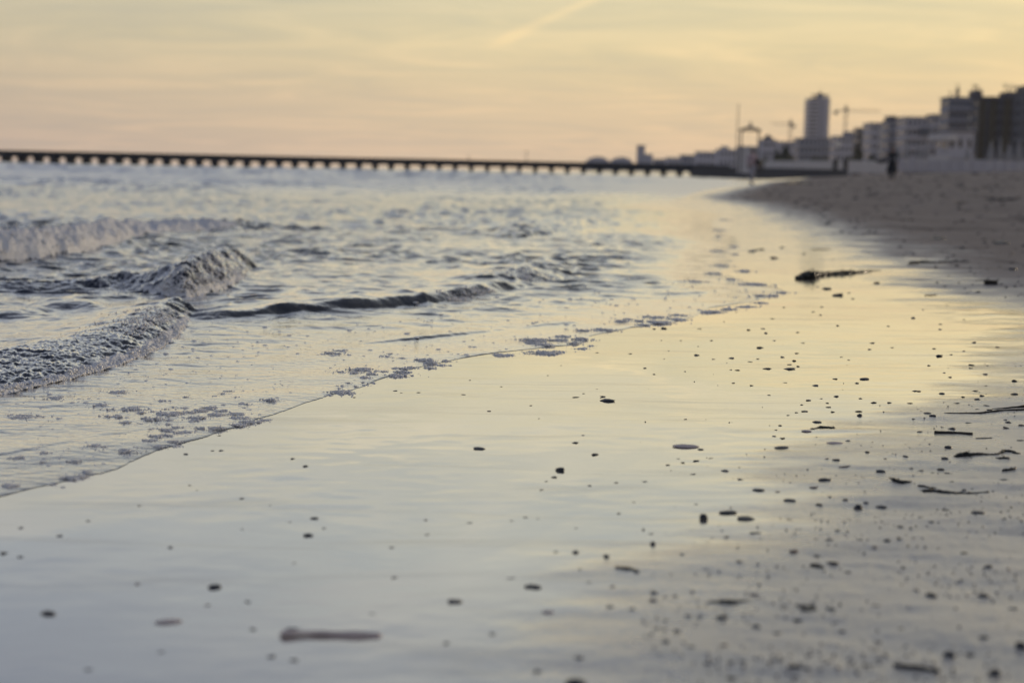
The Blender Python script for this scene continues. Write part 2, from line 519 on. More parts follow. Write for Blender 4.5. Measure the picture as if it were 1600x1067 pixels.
def grid_mesh(name, az, ys, zf, keep, attrs_f, mat):
    """sheet of quads fanning out from under the camera: columns by azimuth, rows by distance"""
    A, Yg = np.meshgrid(az, ys)
    X, Y = A * Yg, Yg
    z, extra = zf(X.ravel(), Y.ravel())
    nr, nc = A.shape
    idx = np.arange(nr * nc).reshape(nr, nc)
    q = np.stack([idx[:-1, :-1], idx[:-1, 1:], idx[1:, 1:], idx[1:, :-1]], -1).reshape(-1, 4)
    kv = keep(X.ravel(), Y.ravel(), z, extra)
    q = q[kv[q].any(1)]
    used = np.zeros(nr * nc, bool)
    used[q.ravel()] = True
    remap = np.cumsum(used) - 1
    co = np.stack([X.ravel(), Y.ravel(), z], -1)[used].astype(np.float32)
    q = remap[q].astype(np.int32)
    me = bpy.data.meshes.new(name)
    me.vertices.add(len(co))
    me.vertices.foreach_set('co', co.ravel())
    me.loops.add(q.size)
    me.loops.foreach_set('vertex_index', q.ravel())
    me.polygons.add(len(q))
    me.polygons.foreach_set('loop_start', np.arange(0, q.size, 4, dtype=np.int32))
    me.polygons.foreach_set('use_smooth', np.ones(len(q), bool))
    me.update(calc_edges=True)
    for k, arr in attrs_f(extra).items():
        a = me.attributes.new(k, 'FLOAT', 'POINT')
        a.data.foreach_set('value', arr[used].astype(np.float32))
    me.materials.append(mat)
    o = bpy.data.objects.new(name, me)
    COL.objects.link(o)
    return o


# ------------------------------------------------------------------ materials
MATS = {}


def new_mat(name):
    m = bpy.data.materials.new(name)
    m.use_nodes = True
    MATS[name] = m
    return m, NT(m.node_tree)


def sheen_fac(T, normal, expo, f0):
    """share of mirror reflection, rising towards grazing angles"""
    lw = T.n('ShaderNodeLayerWeight', {0: .5})
    if normal is not None:
        T.t.links.new(normal, lw.inputs['Normal'])
    p = T.math('POWER', lw.outputs['Facing'], expo)
    return T.math('MULTIPLY_ADD', p, 1 - f0, f0)


def mat_sand():
    m, T = new_mat("wet_and_dry_sand")
    film = T.n('ShaderNodeAttribute', attribute_name='film').outputs['Fac']
    dry = T.n('ShaderNodeAttribute', attribute_name='dry').outputs['Fac']
    geo = T.n('ShaderNodeNewGeometry')
    pos = geo.outputs['Position']
    n1 = T.n('ShaderNodeTexNoise', {'Vector': pos, 'Scale': 420.0, 'Detail': 3.0, 'Roughness': .7})
    n2 = T.n('ShaderNodeTexNoise', {'Vector': pos, 'Scale': 9.0, 'Detail': 6.0, 'Roughness': .65})
    n3 = T.n('ShaderNodeTexNoise', {'Vector': pos, 'Scale': 1.1, 'Detail': 5.0, 'Roughness': .6})
    wetc = T.mixc(n2.outputs['Fac'], (.145, .124, .116), (.205, .178, .163))
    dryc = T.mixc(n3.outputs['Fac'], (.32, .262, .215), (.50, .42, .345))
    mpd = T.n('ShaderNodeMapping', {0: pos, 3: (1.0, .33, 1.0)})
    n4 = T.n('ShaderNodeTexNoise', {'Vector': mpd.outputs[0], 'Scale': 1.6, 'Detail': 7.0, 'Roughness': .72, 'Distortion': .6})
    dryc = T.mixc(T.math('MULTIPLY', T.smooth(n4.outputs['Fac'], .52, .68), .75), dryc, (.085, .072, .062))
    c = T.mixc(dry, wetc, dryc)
    c = T.mixc(T.smooth(n1.outputs['Fac'], .52, .75), c, T.mixc(1.0, c, (.55, .53, .52), 'MULTIPLY'))
    nofilm = T.math('SUBTRACT', 1.0, film)
    b1 = T.n('ShaderNodeBump', {'Height': n1.outputs['Fac'], 'Strength': T.math('MULTIPLY', nofilm, .55), 'Distance': .0018})
    b2 = T.n('ShaderNodeBump', {'Height': n2.outputs['Fac'], 'Strength': T.math('MULTIPLY', nofilm, .45), 'Distance': .010, 'Normal': b1.outputs[0]})
    dif = T.n('ShaderNodeBsdfDiffuse', {'Color': c, 'Roughness': .6, 'Normal': b2.outputs[0]})
    rgh = T.n('ShaderNodeMapRange', {0: film, 1: 0., 2: 1., 3: .36, 4: .035}).outputs[0]
    mps = T.n('ShaderNodeMapping', {0: pos, 2: (0, 0, .25), 3: (2.2, 13., 1.0)})
    n5 = T.n('ShaderNodeTexNoise', {'Vector': mps.outputs[0], 'Scale': 1.0, 'Detail': 5.0, 'Roughness': .62, 'Distortion': .7})
    patch = T.smooth(n5.outputs['Fac'], .50, .70)
    rgh = T.math('MULTIPLY_ADD', T.math('MULTIPLY', patch, film), .10, rgh)
    rgh = T.math('MULTIPLY_ADD', dry, .3, rgh)
    far = T.n('ShaderNodeAttribute', attribute_name='far').outputs['Fac']
    rgh = T.math('MULTIPLY_ADD', far, .13, rgh)
    gl = T.n('ShaderNodeBsdfGlossy', {'Color': (1, 1, 1, 1), 'Roughness': rgh, 'Normal': b2.outputs[0]})
    f = sheen_fac(T, None, .72, .03)
    amt = T.n('ShaderNodeMapRange', {0: film, 1: 0., 2: 1., 3: .76, 4: 1.0}).outputs[0]
    amt = T.math('MULTIPLY', amt, T.math('SUBTRACT', 1.0, T.math('MULTIPLY', dry, .95)))
    amt = T.math('MULTIPLY', amt, T.math('MULTIPLY_ADD', patch, -.10, 1.0))
    mx = T.n('ShaderNodeMixShader', {0: T.math('MULTIPLY', f, amt), 1: dif.outputs[0], 2: gl.outputs[0]})
    T.n('ShaderNodeOutputMaterial', {0: mx.outputs[0]})
    return m


def mat_water():
    m, T = new_mat("sea_water")
    foam = T.n('ShaderNodeAttribute', attribute_name='foam').outputs['Fac']
    shal = T.n('ShaderNodeAttribute', attribute_name='shallow').outputs['Fac']
    pos = T.n('ShaderNodeNewGeometry').outputs['Position']
    mp = T.n('ShaderNodeMapping', {0: pos, 3: (1., 1.7, 1.)})
    n1 = T.n('ShaderNodeTexNoise', {'Vector': mp.outputs[0], 'Scale': 34.0, 'Detail': 3.0, 'Roughness': .6})
    n2 = T.n('ShaderNodeTexNoise', {'Vector': mp.outputs[0], 'Scale': 6.0, 'Detail': 4.0, 'Roughness': .6})
    deep = T.math('SUBTRACT', 1.0, shal)
    farsea = T.n('ShaderNodeAttribute', attribute_name='farsea').outputs['Fac']
    nearf = T.math('SUBTRACT', 1.0, farsea)
    b1 = T.n('ShaderNodeBump', {'Height': n1.outputs['Fac'], 'Strength': T.math('MULTIPLY', nearf, T.math('MULTIPLY_ADD', T.n('ShaderNodeAttribute', attribute_name='mid').outputs['Fac'], .12, .24)), 'Distance': .006})
    b2 = T.n('ShaderNodeBump', {'Height': n2.outputs['Fac'], 'Strength': T.math('MULTIPLY', T.math('MULTIPLY_ADD', nearf, .8, .2), T.math('MULTIPLY', deep, .45)), 'Distance': .05, 'Normal': b1.outputs[0]})
    body = T.mixc(shal, (.010, .015, .030), (.022, .027, .042))
    dif = T.n('ShaderNodeBsdfDiffuse', {'Color': body})
    gl = T.n('ShaderNodeBsdfGlossy', {'Color': (1, 1, 1, 1), 'Roughness': T.math('MULTIPLY_ADD', farsea, .27, .05), 'Normal': b2.outputs[0]})
    lw = T.n('ShaderNodeLayerWeight', {0: .5, 'Normal': b2.outputs[0]})
    f = T.ramp(lw.outputs['Facing'], [(0, (.02,) * 3), (.35, (.03,) * 3), (.55, (.07,) * 3), (.66, (.15,) * 3), (.78, (.76,) * 3), (.85, (.96,) * 3), (1, (1, 1, 1))])
    wat = T.n('ShaderNodeMixShader', {0: f, 1: dif.outputs[0], 2: gl.outputs[0]})
    nf = T.n('ShaderNodeTexVoronoi', {'Vector': pos, 'Scale': 130.0})
    nf2 = T.n('ShaderNodeTexNoise', {'Vector': pos, 'Scale': 60.0, 'Detail': 4.0})
    bf = T.n('ShaderNodeBump', {'Height': nf.outputs['Distance'], 'Strength': .8, 'Distance': .006, 'Invert': None} if False else
             {'Height': nf.outputs['Distance'], 'Strength': .8, 'Distance': .006})
    fo = T.n('ShaderNodeBsdfPrincipled', {'Base Color': (.76, .765, .79, 1), 'Roughness': .45, 'Normal': bf.outputs[0]})
    fm = T.smooth(T.math('ADD', foam, T.math('MULTIPLY', T.math('SUBTRACT', nf2.outputs['Fac'], .5), .55)), .22, .62)
    mx = T.n('ShaderNodeMixShader', {0: fm, 1: wat.outputs[0], 2: fo.outputs[0]})
    T.n('ShaderNodeOutputMaterial', {0: mx.outputs[0]})
    return m


def mat_plain(name, col, rough=.7, var=.25, scale=3.0, spec=.3, metal=0.0, bump=0.0, coat=0.0):
    m, T = new_mat(name)
    tcn = T.n('ShaderNodeTexCoord')
    nz_ = T.n('ShaderNodeTexNoise', {'Vector': tcn.outputs['Object'], 'Scale': scale, 'Detail': 5.0, 'Roughness': .6})
    lo = tuple(c * (1 - var) for c in col)
    hi = tuple(min(1, c * (1 + var)) for c in col)
    c = T.mixc(nz_.outputs['Fac'], lo, hi)
    p = T.n('ShaderNodeBsdfPrincipled', {'Base Color': c, 'Roughness': rough, 'Specular IOR Level': spec, 'Metallic': metal, 'Coat Weight': coat, 'Coat Roughness': .12})
    if bump:
        b = T.n('ShaderNodeBump', {'Height': nz_.outputs['Fac'], 'Strength': .6, 'Distance': bump})
        T.t.links.new(b.outputs[0], p.inputs['Normal'])
    T.n('ShaderNodeOutputMaterial', {0: p.outputs[0]})
    return m


# ------------------------------------------------------------------ object bookkeeping
def tag(o, label=None, cat=None, group=None, kind=None):
    if label:
        o['label'] = label
    if cat:
        o['category'] = cat
    if group:
        o['group'] = group
    if kind:
        o['kind'] = kind
    return o


def empty(name, loc, label, cat, group=None, rotz=0.0):
    o = bpy.data.objects.new(name, None)
    o.location = loc
    o.rotation_euler = (0, 0, rotz)
    o.empty_display_size = .1
    COL.objects.link(o)
    return tag(o, label, cat, group)


def link(name, me, parent=None, loc=None, mat=None):
    o = bpy.data.objects.new(name, me)
    COL.objects.link(o)
    if parent:
        o.parent = parent
    if loc is not None:
        o.location = loc
    if mat and not me.materials:
        me.materials.append(mat)
    return o


class MB:
    def __init__(self):
        self.v, self.f = [], []

    def box(self, x0, x1, y0, y1, z0, z1):
        b = len(self.v)
        self.v += [(x0, y0, z0), (x1, y0, z0), (x1, y1, z0), (x0, y1, z0), (x0, y0, z1), (x1, y0, z1), (x1, y1, z1), (x0, y1, z1)]
        self.f += [tuple(b + i for i in q) for q in ((0, 3, 2, 1), (4, 5, 6, 7), (0, 1, 5, 4), (1, 2, 6, 5), (2, 3, 7, 6), (3, 0, 4, 7))]
        return self

    def tube(self, pts, rads, n=8, cap=True, squash=1.0):
        pts = [Vector(p) for p in pts]
        b = len(self.v)
        k = len(pts)
        for i, p in enumerate(pts):
            t = (pts[min(i + 1, k - 1)] - pts[max(i - 1, 0)]).normalized()
            up = Vector((0, 0, 1)) if abs(t.z) < .9 else Vector((0, 1, 0))
            s = t.cross(up).normalized()
            w = s.cross(t).normalized()
            r = rads[i] if isinstance(rads, (list, tuple)) else rads
            for j in range(n):
                a = 2 * math.pi * j / n
                self.v.append(tuple(p + s * (r * math.cos(a)) + w * (r * squash * math.sin(a))))
        for i in range(k - 1):
            for j in range(n):
                self.f.append((b + i * n + j, b + i * n + (j + 1) % n, b + (i + 1) * n + (j + 1) % n, b + (i + 1) * n + j))
        if cap:
            self.f.append(tuple(b + j for j in reversed(range(n))))
            self.f.append(tuple(b + (k - 1) * n + j for j in range(n)))
        return self

    def lathe(self, prof, n=12, c=(0, 0, 0)):
        b = len(self.v)
        for r, z in prof:
            for j in range(n):
                a = 2 * math.pi * j / n
                self.v.append((c[0] + r * math.cos(a), c[1] + r * math.sin(a), c[2] + z))
        for i in range(len(prof) - 1):
            for j in range(n):
                self.f.append((b + i * n + j, b + i * n + (j + 1) % n, b + (i + 1) * n + (j + 1) % n, b + (i + 1) * n + j))
        self.f.append(tuple(b + j for j in reversed(range(n))))
        self.f.append(tuple(b + (len(prof) - 1) * n + j for j in range(n)))
        return self

    def mesh(self, name, mat=None, smooth=False):
        me = bpy.data.meshes.new(name)
        me.from_pydata(self.v, [], self.f)
        if smooth:
            me.polygons.foreach_set('use_smooth', np.ones(len(me.polygons), bool))
        if mat:
            me.materials.append(mat)
        me.update()
        return me

    def build(self, name, mat, parent=None, smooth=False, loc=None):
        return link(name, self.mesh(name, mat, smooth), parent, loc)


# ------------------------------------------------------------------ beach and sea sheets
sand = mat_sand()
seamat = mat_water()


def spaced(lo, hi, n, edge, m):
    return np.concatenate([np.linspace(lo - edge, lo, m, endpoint=False), np.linspace(lo, hi, n, endpoint=False), np.linspace(hi, hi + edge, m)])


def sand_z(x, y):
    d = shore_d(x, y)
    fl = film_f(x, y)
    return terrain_z(x, y, d, fl), dict(d=d, film=fl, r=np.hypot(x, y))


az = spaced(-.40, .40, 520, .9, 40)
ys = np.concatenate([np.geomspace(.35, .85, 24, endpoint=False), np.geomspace(.85, 9, 520, endpoint=False), np.geomspace(9, 90, 170, endpoint=False), np.geomspace(90, 1850, 60)])
beach = grid_mesh("beach_sand", az, ys, sand_z, lambda X, Y, z, e: e['d'] > -.25,
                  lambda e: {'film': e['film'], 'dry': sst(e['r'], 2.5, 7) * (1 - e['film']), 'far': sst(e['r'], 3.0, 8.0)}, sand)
tag(beach, kind='structure')


def sea_z(x, y):
    d = shore_d(x, y)
    z, f = water(x, y, d)
    return z, dict(d=d, foam=f, far=sst(np.hypot(x, y), 5, 35), mid=sst(np.hypot(x, y), 3.8, 7))


az = spaced(-.385, .30, 700, .75, 50)
ys = np.concatenate([np.geomspace(.5, 1.15, 30, endpoint=False), np.geomspace(1.15, 9, 860, endpoint=False), np.geomspace(9, 120, 330, endpoint=False), np.geomspace(120, 1900, 80)])
sea = grid_mesh("sea", az, ys, sea_z, lambda X, Y, z, e: e['d'] < .012,
                lambda e: {'foam': e['foam'], 'shallow': 1 - sst(-e['d'], .3, 2.5), 'farsea': e['far'], 'mid': e['mid']}, seamat)
tag(sea, kind='structure')

# ------------------------------------------------------------------ palette
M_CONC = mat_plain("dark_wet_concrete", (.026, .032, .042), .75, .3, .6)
M_DECK = mat_plain("pier_deck_concrete", (.085, .09, .10), .8, .2, .8)
M_PALE = mat_plain("pale_render_wall", (.50, .49, .54), .8, .12, .15)
M_WHITE = mat_plain("white_render_wall", (.62, .60, .61), .75, .1, .2)
M_GREY = mat_plain("grey_render_wall", (.31, .32, .375), .8, .12, .15)
M_DARK = mat_plain("dark_facade", (.10, .11, .135), .75, .2, .2)
M_OCHRE = mat_plain("ochre_panel", (.060, .052, .024), .7, .2, .3)
M_GLASS = mat_plain("window_glass", (.025, .03, .04), .12, .1, 1.0, .6)
M_ROOF = mat_plain("roof_felt", (.10, .10, .12), .85, .2, .3)
M_CREAM_LIT = mat_plain("cream_balcony_lit_window", (.80, .76, .70), .6, .05, .4)  # balcony paint, also used as the painted brightness of lit windows
M_STEEL = mat_plain("dark_steel", (.07, .075, .09), .5, .15, 2.0, .5)
M_CRANE = mat_plain("faded_crane_paint", (.42, .34, .24), .6, .2, 2.0)
M_LEAF = mat_plain("leaf_green", (.045, .062, .030), .7, .45, 1.2)
M_HEDGE = mat_plain("hedge_leaf", (.085, .085, .035), .7, .45, 1.2)
M_BARK = mat_plain("bark", (.07, .055, .045), .9, .3, 4.0)
M_CANVAS = mat_plain("white_canvas", (.34, .34, .36), .8, .08, 1.5)
M_POLE = mat_plain("white_pole_paint", (.6, .6, .6), .5, .08, 2.0)
M_BIN = mat_plain("black_plastic", (.018, .02, .025), .5, .2, 3.0)


def leaf_cloud(n, rx, ry, rz, size, seed, lumps=9):
    """crown of small leaf faces gathered in uneven clumps"""
    rg = np.random.default_rng(seed)
    cs = rg.normal(size=(lumps, 3))
    cs /= np.linalg.norm(cs, axis=1)[:, None]
    cs *= rg.uniform(.25, .75, (lumps, 1))
    cr = rg.uniform(.28, .5, lumps)
    mb = MB()
    for _ in range(n):
        k = rg.integers(lumps)
        d = rg.normal(size=3)
        d /= np.linalg.norm(d)
        p = cs[k] + d * cr[k] * rg.uniform(.55, 1.05)
        p = p * (rx, ry, rz)
        a = rg.normal(size=3)
        a /= np.linalg.norm(a)
        b = np.cross(a, rg.normal(size=3))
        b /= np.linalg.norm(b)
        s = size * rg.uniform(.6, 1.4)
        i = len(mb.v)
        mb.v += [tuple(p - a * s), tuple(p + b * s * .45), tuple(p + a * s), tuple(p - b * s * .45)]
        mb.f.append((i, i + 1, i + 2, i + 3))
    return mb


# ------------------------------------------------------------------ pier
PY, PSP = 268.0, 3.02
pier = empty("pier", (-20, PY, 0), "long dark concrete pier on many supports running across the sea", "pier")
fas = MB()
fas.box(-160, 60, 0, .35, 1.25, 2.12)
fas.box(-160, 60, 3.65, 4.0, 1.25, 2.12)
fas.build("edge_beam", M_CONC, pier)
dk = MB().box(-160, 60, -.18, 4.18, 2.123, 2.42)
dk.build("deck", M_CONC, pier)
sup = MB()
w = .36
sup.box(-w, w, .02, 3.98, -1.2, 1.249)
for sgn in (-1, 1):                       # haunches that round off the openings
    b = len(sup.v)
    for yy in (.02, 3.98):
        sup.v += [(sgn * w, yy, .98), (sgn * (w + .07), yy, 1.12), (sgn * (w + .24), yy, 1.249), (sgn * w, yy, 1.249)]
    sup.f += [(b, b + 1, b + 2, b + 3), (b + 7, b + 6, b + 5, b + 4), (b, b + 4, b + 5, b + 1), (b + 1, b + 5, b + 6, b + 2)]
sup_me = sup.mesh("support", M_CONC)
x0p = at(4.5, 250, PY)[0] + 20
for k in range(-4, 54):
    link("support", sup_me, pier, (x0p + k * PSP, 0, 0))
for u, v0 in ((823, 238), (732, 246)):
    X, _, Z = at(u, v0, PY + 2)
    post = empty("pier_post", (X, PY + 2, 2.32), "thin lamp post standing on the pier deck" if u == 823 else "short stub post on the pier deck left of the lamp post", "post")  # the second is only a short stub, given the same head
    MB().tube([(0, 0, 0), (0, 0, Z - 2.32)], [.07, .05], 6).build("pole", M_STEEL, post)
    MB().box(-.30, .30, -.1, .1, Z - 2.32, Z - 2.2).build("post_head", M_STEEL, post)

# landward wall of the pier, bins on it
gw = empty("groyne_wall", (47, PY, 0), "dark low stone wall carrying the pier onto the beach", "wall")
MB().box(-14, 15, -.6, 3.5, -.5, 1.93).build("wall_body", M_DECK, gw)
MB().box(-14, 15, -.8, 3.6, 1.933, 2.10).build("coping", M_DECK, gw)
for i, u in enumerate((1305, 1321)):
    X, _, Z = at(u, 265, 240)
    t = empty("beach_bin", (X, 240, Z), "left of the two dark bins at the end of the dark wall" if i == 0 else "right of the two dark bins at the end of the dark wall", "bin", "dark bins on the beach")
    MB().lathe([(.34, 0), (.40, .2), (.44, 1.25), (.46, 1.28), (.46, 1.38)], 12).build("bin_body", M_BIN, t)
    MB().lathe([(.48, 1.383), (.45, 1.55), (.2, 1.68), (.05, 1.70)], 12).build("lid", M_BIN, t)

# low white walls along the back of the beach
for (u0, u1, vt, vb, D, lab) in ((1195, 1404, 252, 259, 300, "long low white wall behind the two dark bins"),
                                 (1398, 1640, 251, 260, 172, "low pale wall under the closed parasols at the back of the beach")):
    xa, _, z1 = at(u0, vt, D)
    xb, _, z1b = at(u1, vt + (u1 - u0) * .0, D)
    _, _, z0 = at(u0, vb + 8, D)
    t = empty("beach_wall", (xa, D, 0), lab, "wall")
    n = 14
    for k in range(n):
        a, b_ = (xb - xa) * k / n, (xb - xa) * (k + 1) / n - .06
        zt = z1 + (z1b - z1) * (k + .5) / n
        MB().box(a, b_, 0, .25, z0, zt).build("wall_panel", M_WHITE if D > 200 else M_PALE, t)
    MB().tube([(0, .12, z1 + .04), (xb - xa, .12, z1b + .04)], .05, 6).build("rail", M_POLE, t)


# ------------------------------------------------------------------ buildings
def building(name, label, u0, u1, vtop, D, dep, floors, bays, wall, bands=None, win=True, zbase=1.0, wfrac=.5, hfrac=.5, roof=M_ROOF, side=True):
    X1 = at(u1, vtop, D)[0]
    X0 = at(u0, vtop, D + dep)[0]
    Z = at((u0 + u1) / 2, vtop, D)[2]
    t = empty(name, (X0, D, zbase), label, "building")
    w, h = X1 - X0, Z - zbase
    MB().box(0, w, 0, dep, 0, h - .003).build("wall", wall, t)
    p = MB().box(-.3, w + .3, -.3, dep + .3, h, h + .35)
    p.build("roof", roof, t)
    fh, bw = h / floors, w / bays
    if win:
        ww, wh = bw * wfrac, fh * hfrac
        wm = MB().box(-ww / 2, ww / 2, -.06, .03, -wh / 2, wh / 2).mesh("window", M_GLASS)
        for f in range(floors):
            for b in range(bays):
                link("window", wm, t, ((b + .5) * bw, 0, (f + .5) * fh))
        if side:
            sw = min(dep * .16, 2.2)
            sm = MB().box(-.06, .03, -sw / 2, sw / 2, -wh / 2, wh / 2).mesh("window", M_GLASS)
            for f in range(floors):
                for b in range(3):
                    link("window", sm, t, (0, (b + .5) * dep / 3, (f + .5) * fh))
    if bands:
        bm_ = MB().box(-.5, w + .1, -1.2, -.07, 0, fh * .34).mesh("balcony", bands)
        for f in range(1, floors):
            link("balcony", bm_, t, (0, 0, f * fh - fh * .1))
    return t, w, h, dep


def roof_box(t, x0, x1, y0, y1, z0, z1, mat=M_ROOF, name="roof_house"):
    return MB().box(x0, x1, y0, y1, z0, z1).build(name, mat, t)


def antenna(t, x, y, z0, hgt, arms=3):
    m = MB().tube([(x, y, z0), (x, y, z0 + hgt)], .10, 5)
    for k in range(arms):
        zz = z0 + hgt * (.6 + .18 * k)
        m.tube([(x - .8, y, zz), (x + .8, y, zz)], .06, 4)
    m.build("antenna", M_STEEL, t)


# big dark blocks at the right edge
t, w, h, dp = building("apartment_block", "tallest dark block cut off by the right edge of the photo", 1588, 1680, 133, 430, 18, 9, 4, M_DARK, None)
t, w, h, dp = building("apartment_block", "dark apartment block with ochre vertical strips at the right edge", 1519, 1606, 153, 460, 10, 8, 7, M_DARK, M_DARK)
for u in (1531, 1548, 1570, 1597):
    x = at(u, 200, 460)[0] - t.location.x
    MB().box(x - 1.1, x + 1.1, -1.45, -1.22, 1, h - .5).build("ochre_strip", M_OCHRE, t)
xs = lambda u, D: at(u, 200, D)[0] - t.location.x
roof_box(t, xs(1519, 460) + .8, xs(1533, 460), .5, 8, h + .353, h + 2.4)
roof_box(t, xs(1571, 460), xs(1592, 460), .5, 8, h + .353, h + 2.0)
for u in (1523, 1528, 1572, 1578, 1584):
    antenna(t, xs(u, 460), 3, h + 1.9, random.uniform(1.8, 3.2))
# grey block with chimney
t, w, h, dp = building("apartment_block", "grey block with horizontal balcony bands and a chimney on its roof", 1470, 1519, 153, 480, 10, 7, 4, M_GREY, M_GREY)
roof_box(t, w * .42, w * .50, 2, 4, h + .353, h + 3.4, M_DARK, "chimney")
antenna(t, w * .46, 3, h + 3.3, 1.6, 1)
antenna(t, w * .15, 3, h + .3, 2.2, 2)
for zz in (.72, .58):
    MB().box(w * .86, w * .97, -1.5, -1.22, h * zz, h * zz + 2.0).build("lit_window", M_CREAM_LIT, t)  # lit windows: their light is put in as bright cream colour
# white two-storey house in front
t, w, h, dp = building("beach_house", "white two-storey house with three upper windows in front of the grey block", 1464, 1522, 206, 330, 9, 2, 3, M_PALE, None, wfrac=.42, hfrac=.36)
MB().box(-.5, w + .5, -.7, 9.5, h + .353, h + .62).build("eaves", M_PALE, t)
for zz in (.36, .80):
    bz = MB()
    bz.lathe([(3.2, h * zz), (3.3, h * zz + .1), (3.3, h * zz + 1.25), (3.2, h * zz + 1.3)], 18, (-.6, 1.5, 0))
    bz.build("rounded_balcony", M_WHITE, t)
for k in range(4):
    MB().tube([(w * (k + .5) / 4, -1.6, 0), (w * (k + .5) / 4, -1.6, h * .42)], .22, 8).build("porch_column", M_PALE, t)
MB().box(0, w, -2.0, -.065, h * .42, h * .48).build("porch_roof", M_PALE, t)
# mid row
t, w, h, dp = building("apartment_block", "pale flat-roofed block with a dark loggia left of the grey block", 1402, 1452, 184, 520, 12, 6, 5, M_PALE, M_PALE)
MB().box(w * .58, w, -1.6, -1.25, h * .70, h * .84).build("loggia_shade", M_DARK, t)
t, w, h, dp = building("apartment_block", "narrow pale block stepping up beside the grey block", 1447, 1473, 180, 540, 10, 6, 2, M_GREY, M_PALE)
t, w, h, dp = building("apartment_block", "grey block with a dark raised roof edge in the middle of the row", 1379, 1404, 190, 560, 10, 6, 3, M_GREY, M_GREY)
roof_box(t, w * .05, w * .9, 1, 8, h + .353, h + 2.2, M_DARK)
t, w, h, dp = building("apartment_block", "pale block with a column of bright cream balconies at its right side", 1349, 1381, 193, 600, 14, 6, 3, M_PALE, None)
for f in range(5):
    MB().box(w * .70, w * .98, -1.5, -.07, h * (.30 + .135 * f), h * (.30 + .135 * f) + 2.0).build("cream_balcony", M_CREAM_LIT, t)
t, w, h, dp = building("apartment_block", "narrow dark olive block with flat roof between pale blocks", 1334, 1351, 201, 640, 10, 6, 2, M_DARK, M_OCHRE)
t, w, h, dp = building("apartment_block", "low pale block right of the tower with sloping stepped roof", 1297, 1337, 214, 700, 12, 5, 5, M_PALE, None)
roof_box(t, w * .55, w * .98, 1, 9, h + .353, h + 2.6, M_GREY)
xl = w * .14
MB().lathe([(1.6, 0), (1.7, .15), (1.6, .3)], 16).build("round_sign", M_CREAM_LIT, t, loc=(xl, -.4, h * .82)).rotation_euler = (math.pi / 2, 0, 0)
t, w, h, dp = building("apartment_block", "low grey block in front of the foot of the tower", 1240, 1300, 217, 760, 14, 5, 8, M_GREY, M_GREY)

# tower
D = 1200
X0, _, _ = at(1264, 150, D)
X1, _, _ = at(1297, 150, D)
Z = at(1280, 152, D)[2]
t = empty("tower_block", (X0, D, 1), "tall slim grey-blue tower block standing above the low skyline", "building")
w, h = X1 - X0, Z - 1
MB().box(0, w * .52, 0, 16, 0, h - 2).build("wall", M_PALE, t)
MB().box(w * .52 + .01, w * .70, 1.5, 16, 0, h + 1).build("wall_recess", M_GREY, t)
MB().box(w * .70 + .01, w, .6, 16, 0, h).build("wall", M_PALE, t)
MB().box(w * .22, w * .96, 2, 9, h + 1.003, h + 2.3).build("roof_house", M_ROOF, t)
MB().box(w * .50, w * .66, 3, 7, h + 2.303, h + 4).build("lift_house", M_ROOF, t)
antenna(t, w * .58, 5, h + 3.9, 4, 1)
nf = 20
bm_ = MB().box(-.8, w * .50, -1.1, -.05, 0, 1.2).mesh("balcony", M_PALE)
bm2 = MB().box(w * .74, w + .6, -.6, .55, 0, 1.2).mesh("balcony", M_PALE)
wm = MB().box(0, w * .40, -.05, .04, 0, 1.5).mesh("window_band", M_GLASS)
wm2 = MB().box(-.05, .04, 2, 13, 0, 1.5).mesh("window_band", M_GLASS)
for f in range(1, nf):
    zz = f * h / nf
    link("balcony", bm_, t, (0, 0, zz))
    link("balcony", bm2, t, (0, 0, zz))
    link("window_band", wm, t, (w * .06, 0, zz + 1.35))
    link("window_band", wm2, t, (0, 0, zz + 1.35))

# low skyline left of the tower
for (u0, u1, vt, D, nfl, nb, mt, lab) in (
        (1184, 1214, 219, 820, 4, 5, M_PALE, "pale low block with a small dome on its roof right of the portal frame"),
        (1212, 1243, 222, 860, 4, 5, M_PALE, "pale low block between the domed block and the tower"),
        (1150, 1187, 231, 900, 3, 5, M_PALE, "pale low block behind the portal frame"),
        (1118, 1152, 234, 1000, 3, 5, M_PALE, "low lilac-grey block left of the portal frame"),
        (1086, 1120, 238, 1050, 3, 5, M_PALE, "low pale block near the middle of the distant shore"),
        (1062, 1088, 243, 1100, 2, 4, M_GREY, "low grey block at the left end of the distant row"),
        (1040, 1063, 247, 1200, 2, 4, M_PALE, "lowest pale block on the distant shore, left of the low grey one"),
        (1020, 1042, 249, 1300, 2, 4, M_GREY, "very low grey block just right of the solitary stepped building")):
    t, w, h, dp = building("distant_block", lab, u0, u1, vt, D, 14, nfl, nb, mt, None, side=False)
    if u0 == 1184:
        MB().lathe([(3.0, 0), (2.8, .8), (2.2, 1.6), (1.2, 2.3), (.4, 2.7), (.12, 3.6)], 16).build("dome", M_ROOF, t, loc=(w * .52, 6, h + .353))
    if u0 == 1118:
        roof_box(t, w * .2, w * .55, 2, 8, h + .353, h + 2.4, M_PALE)
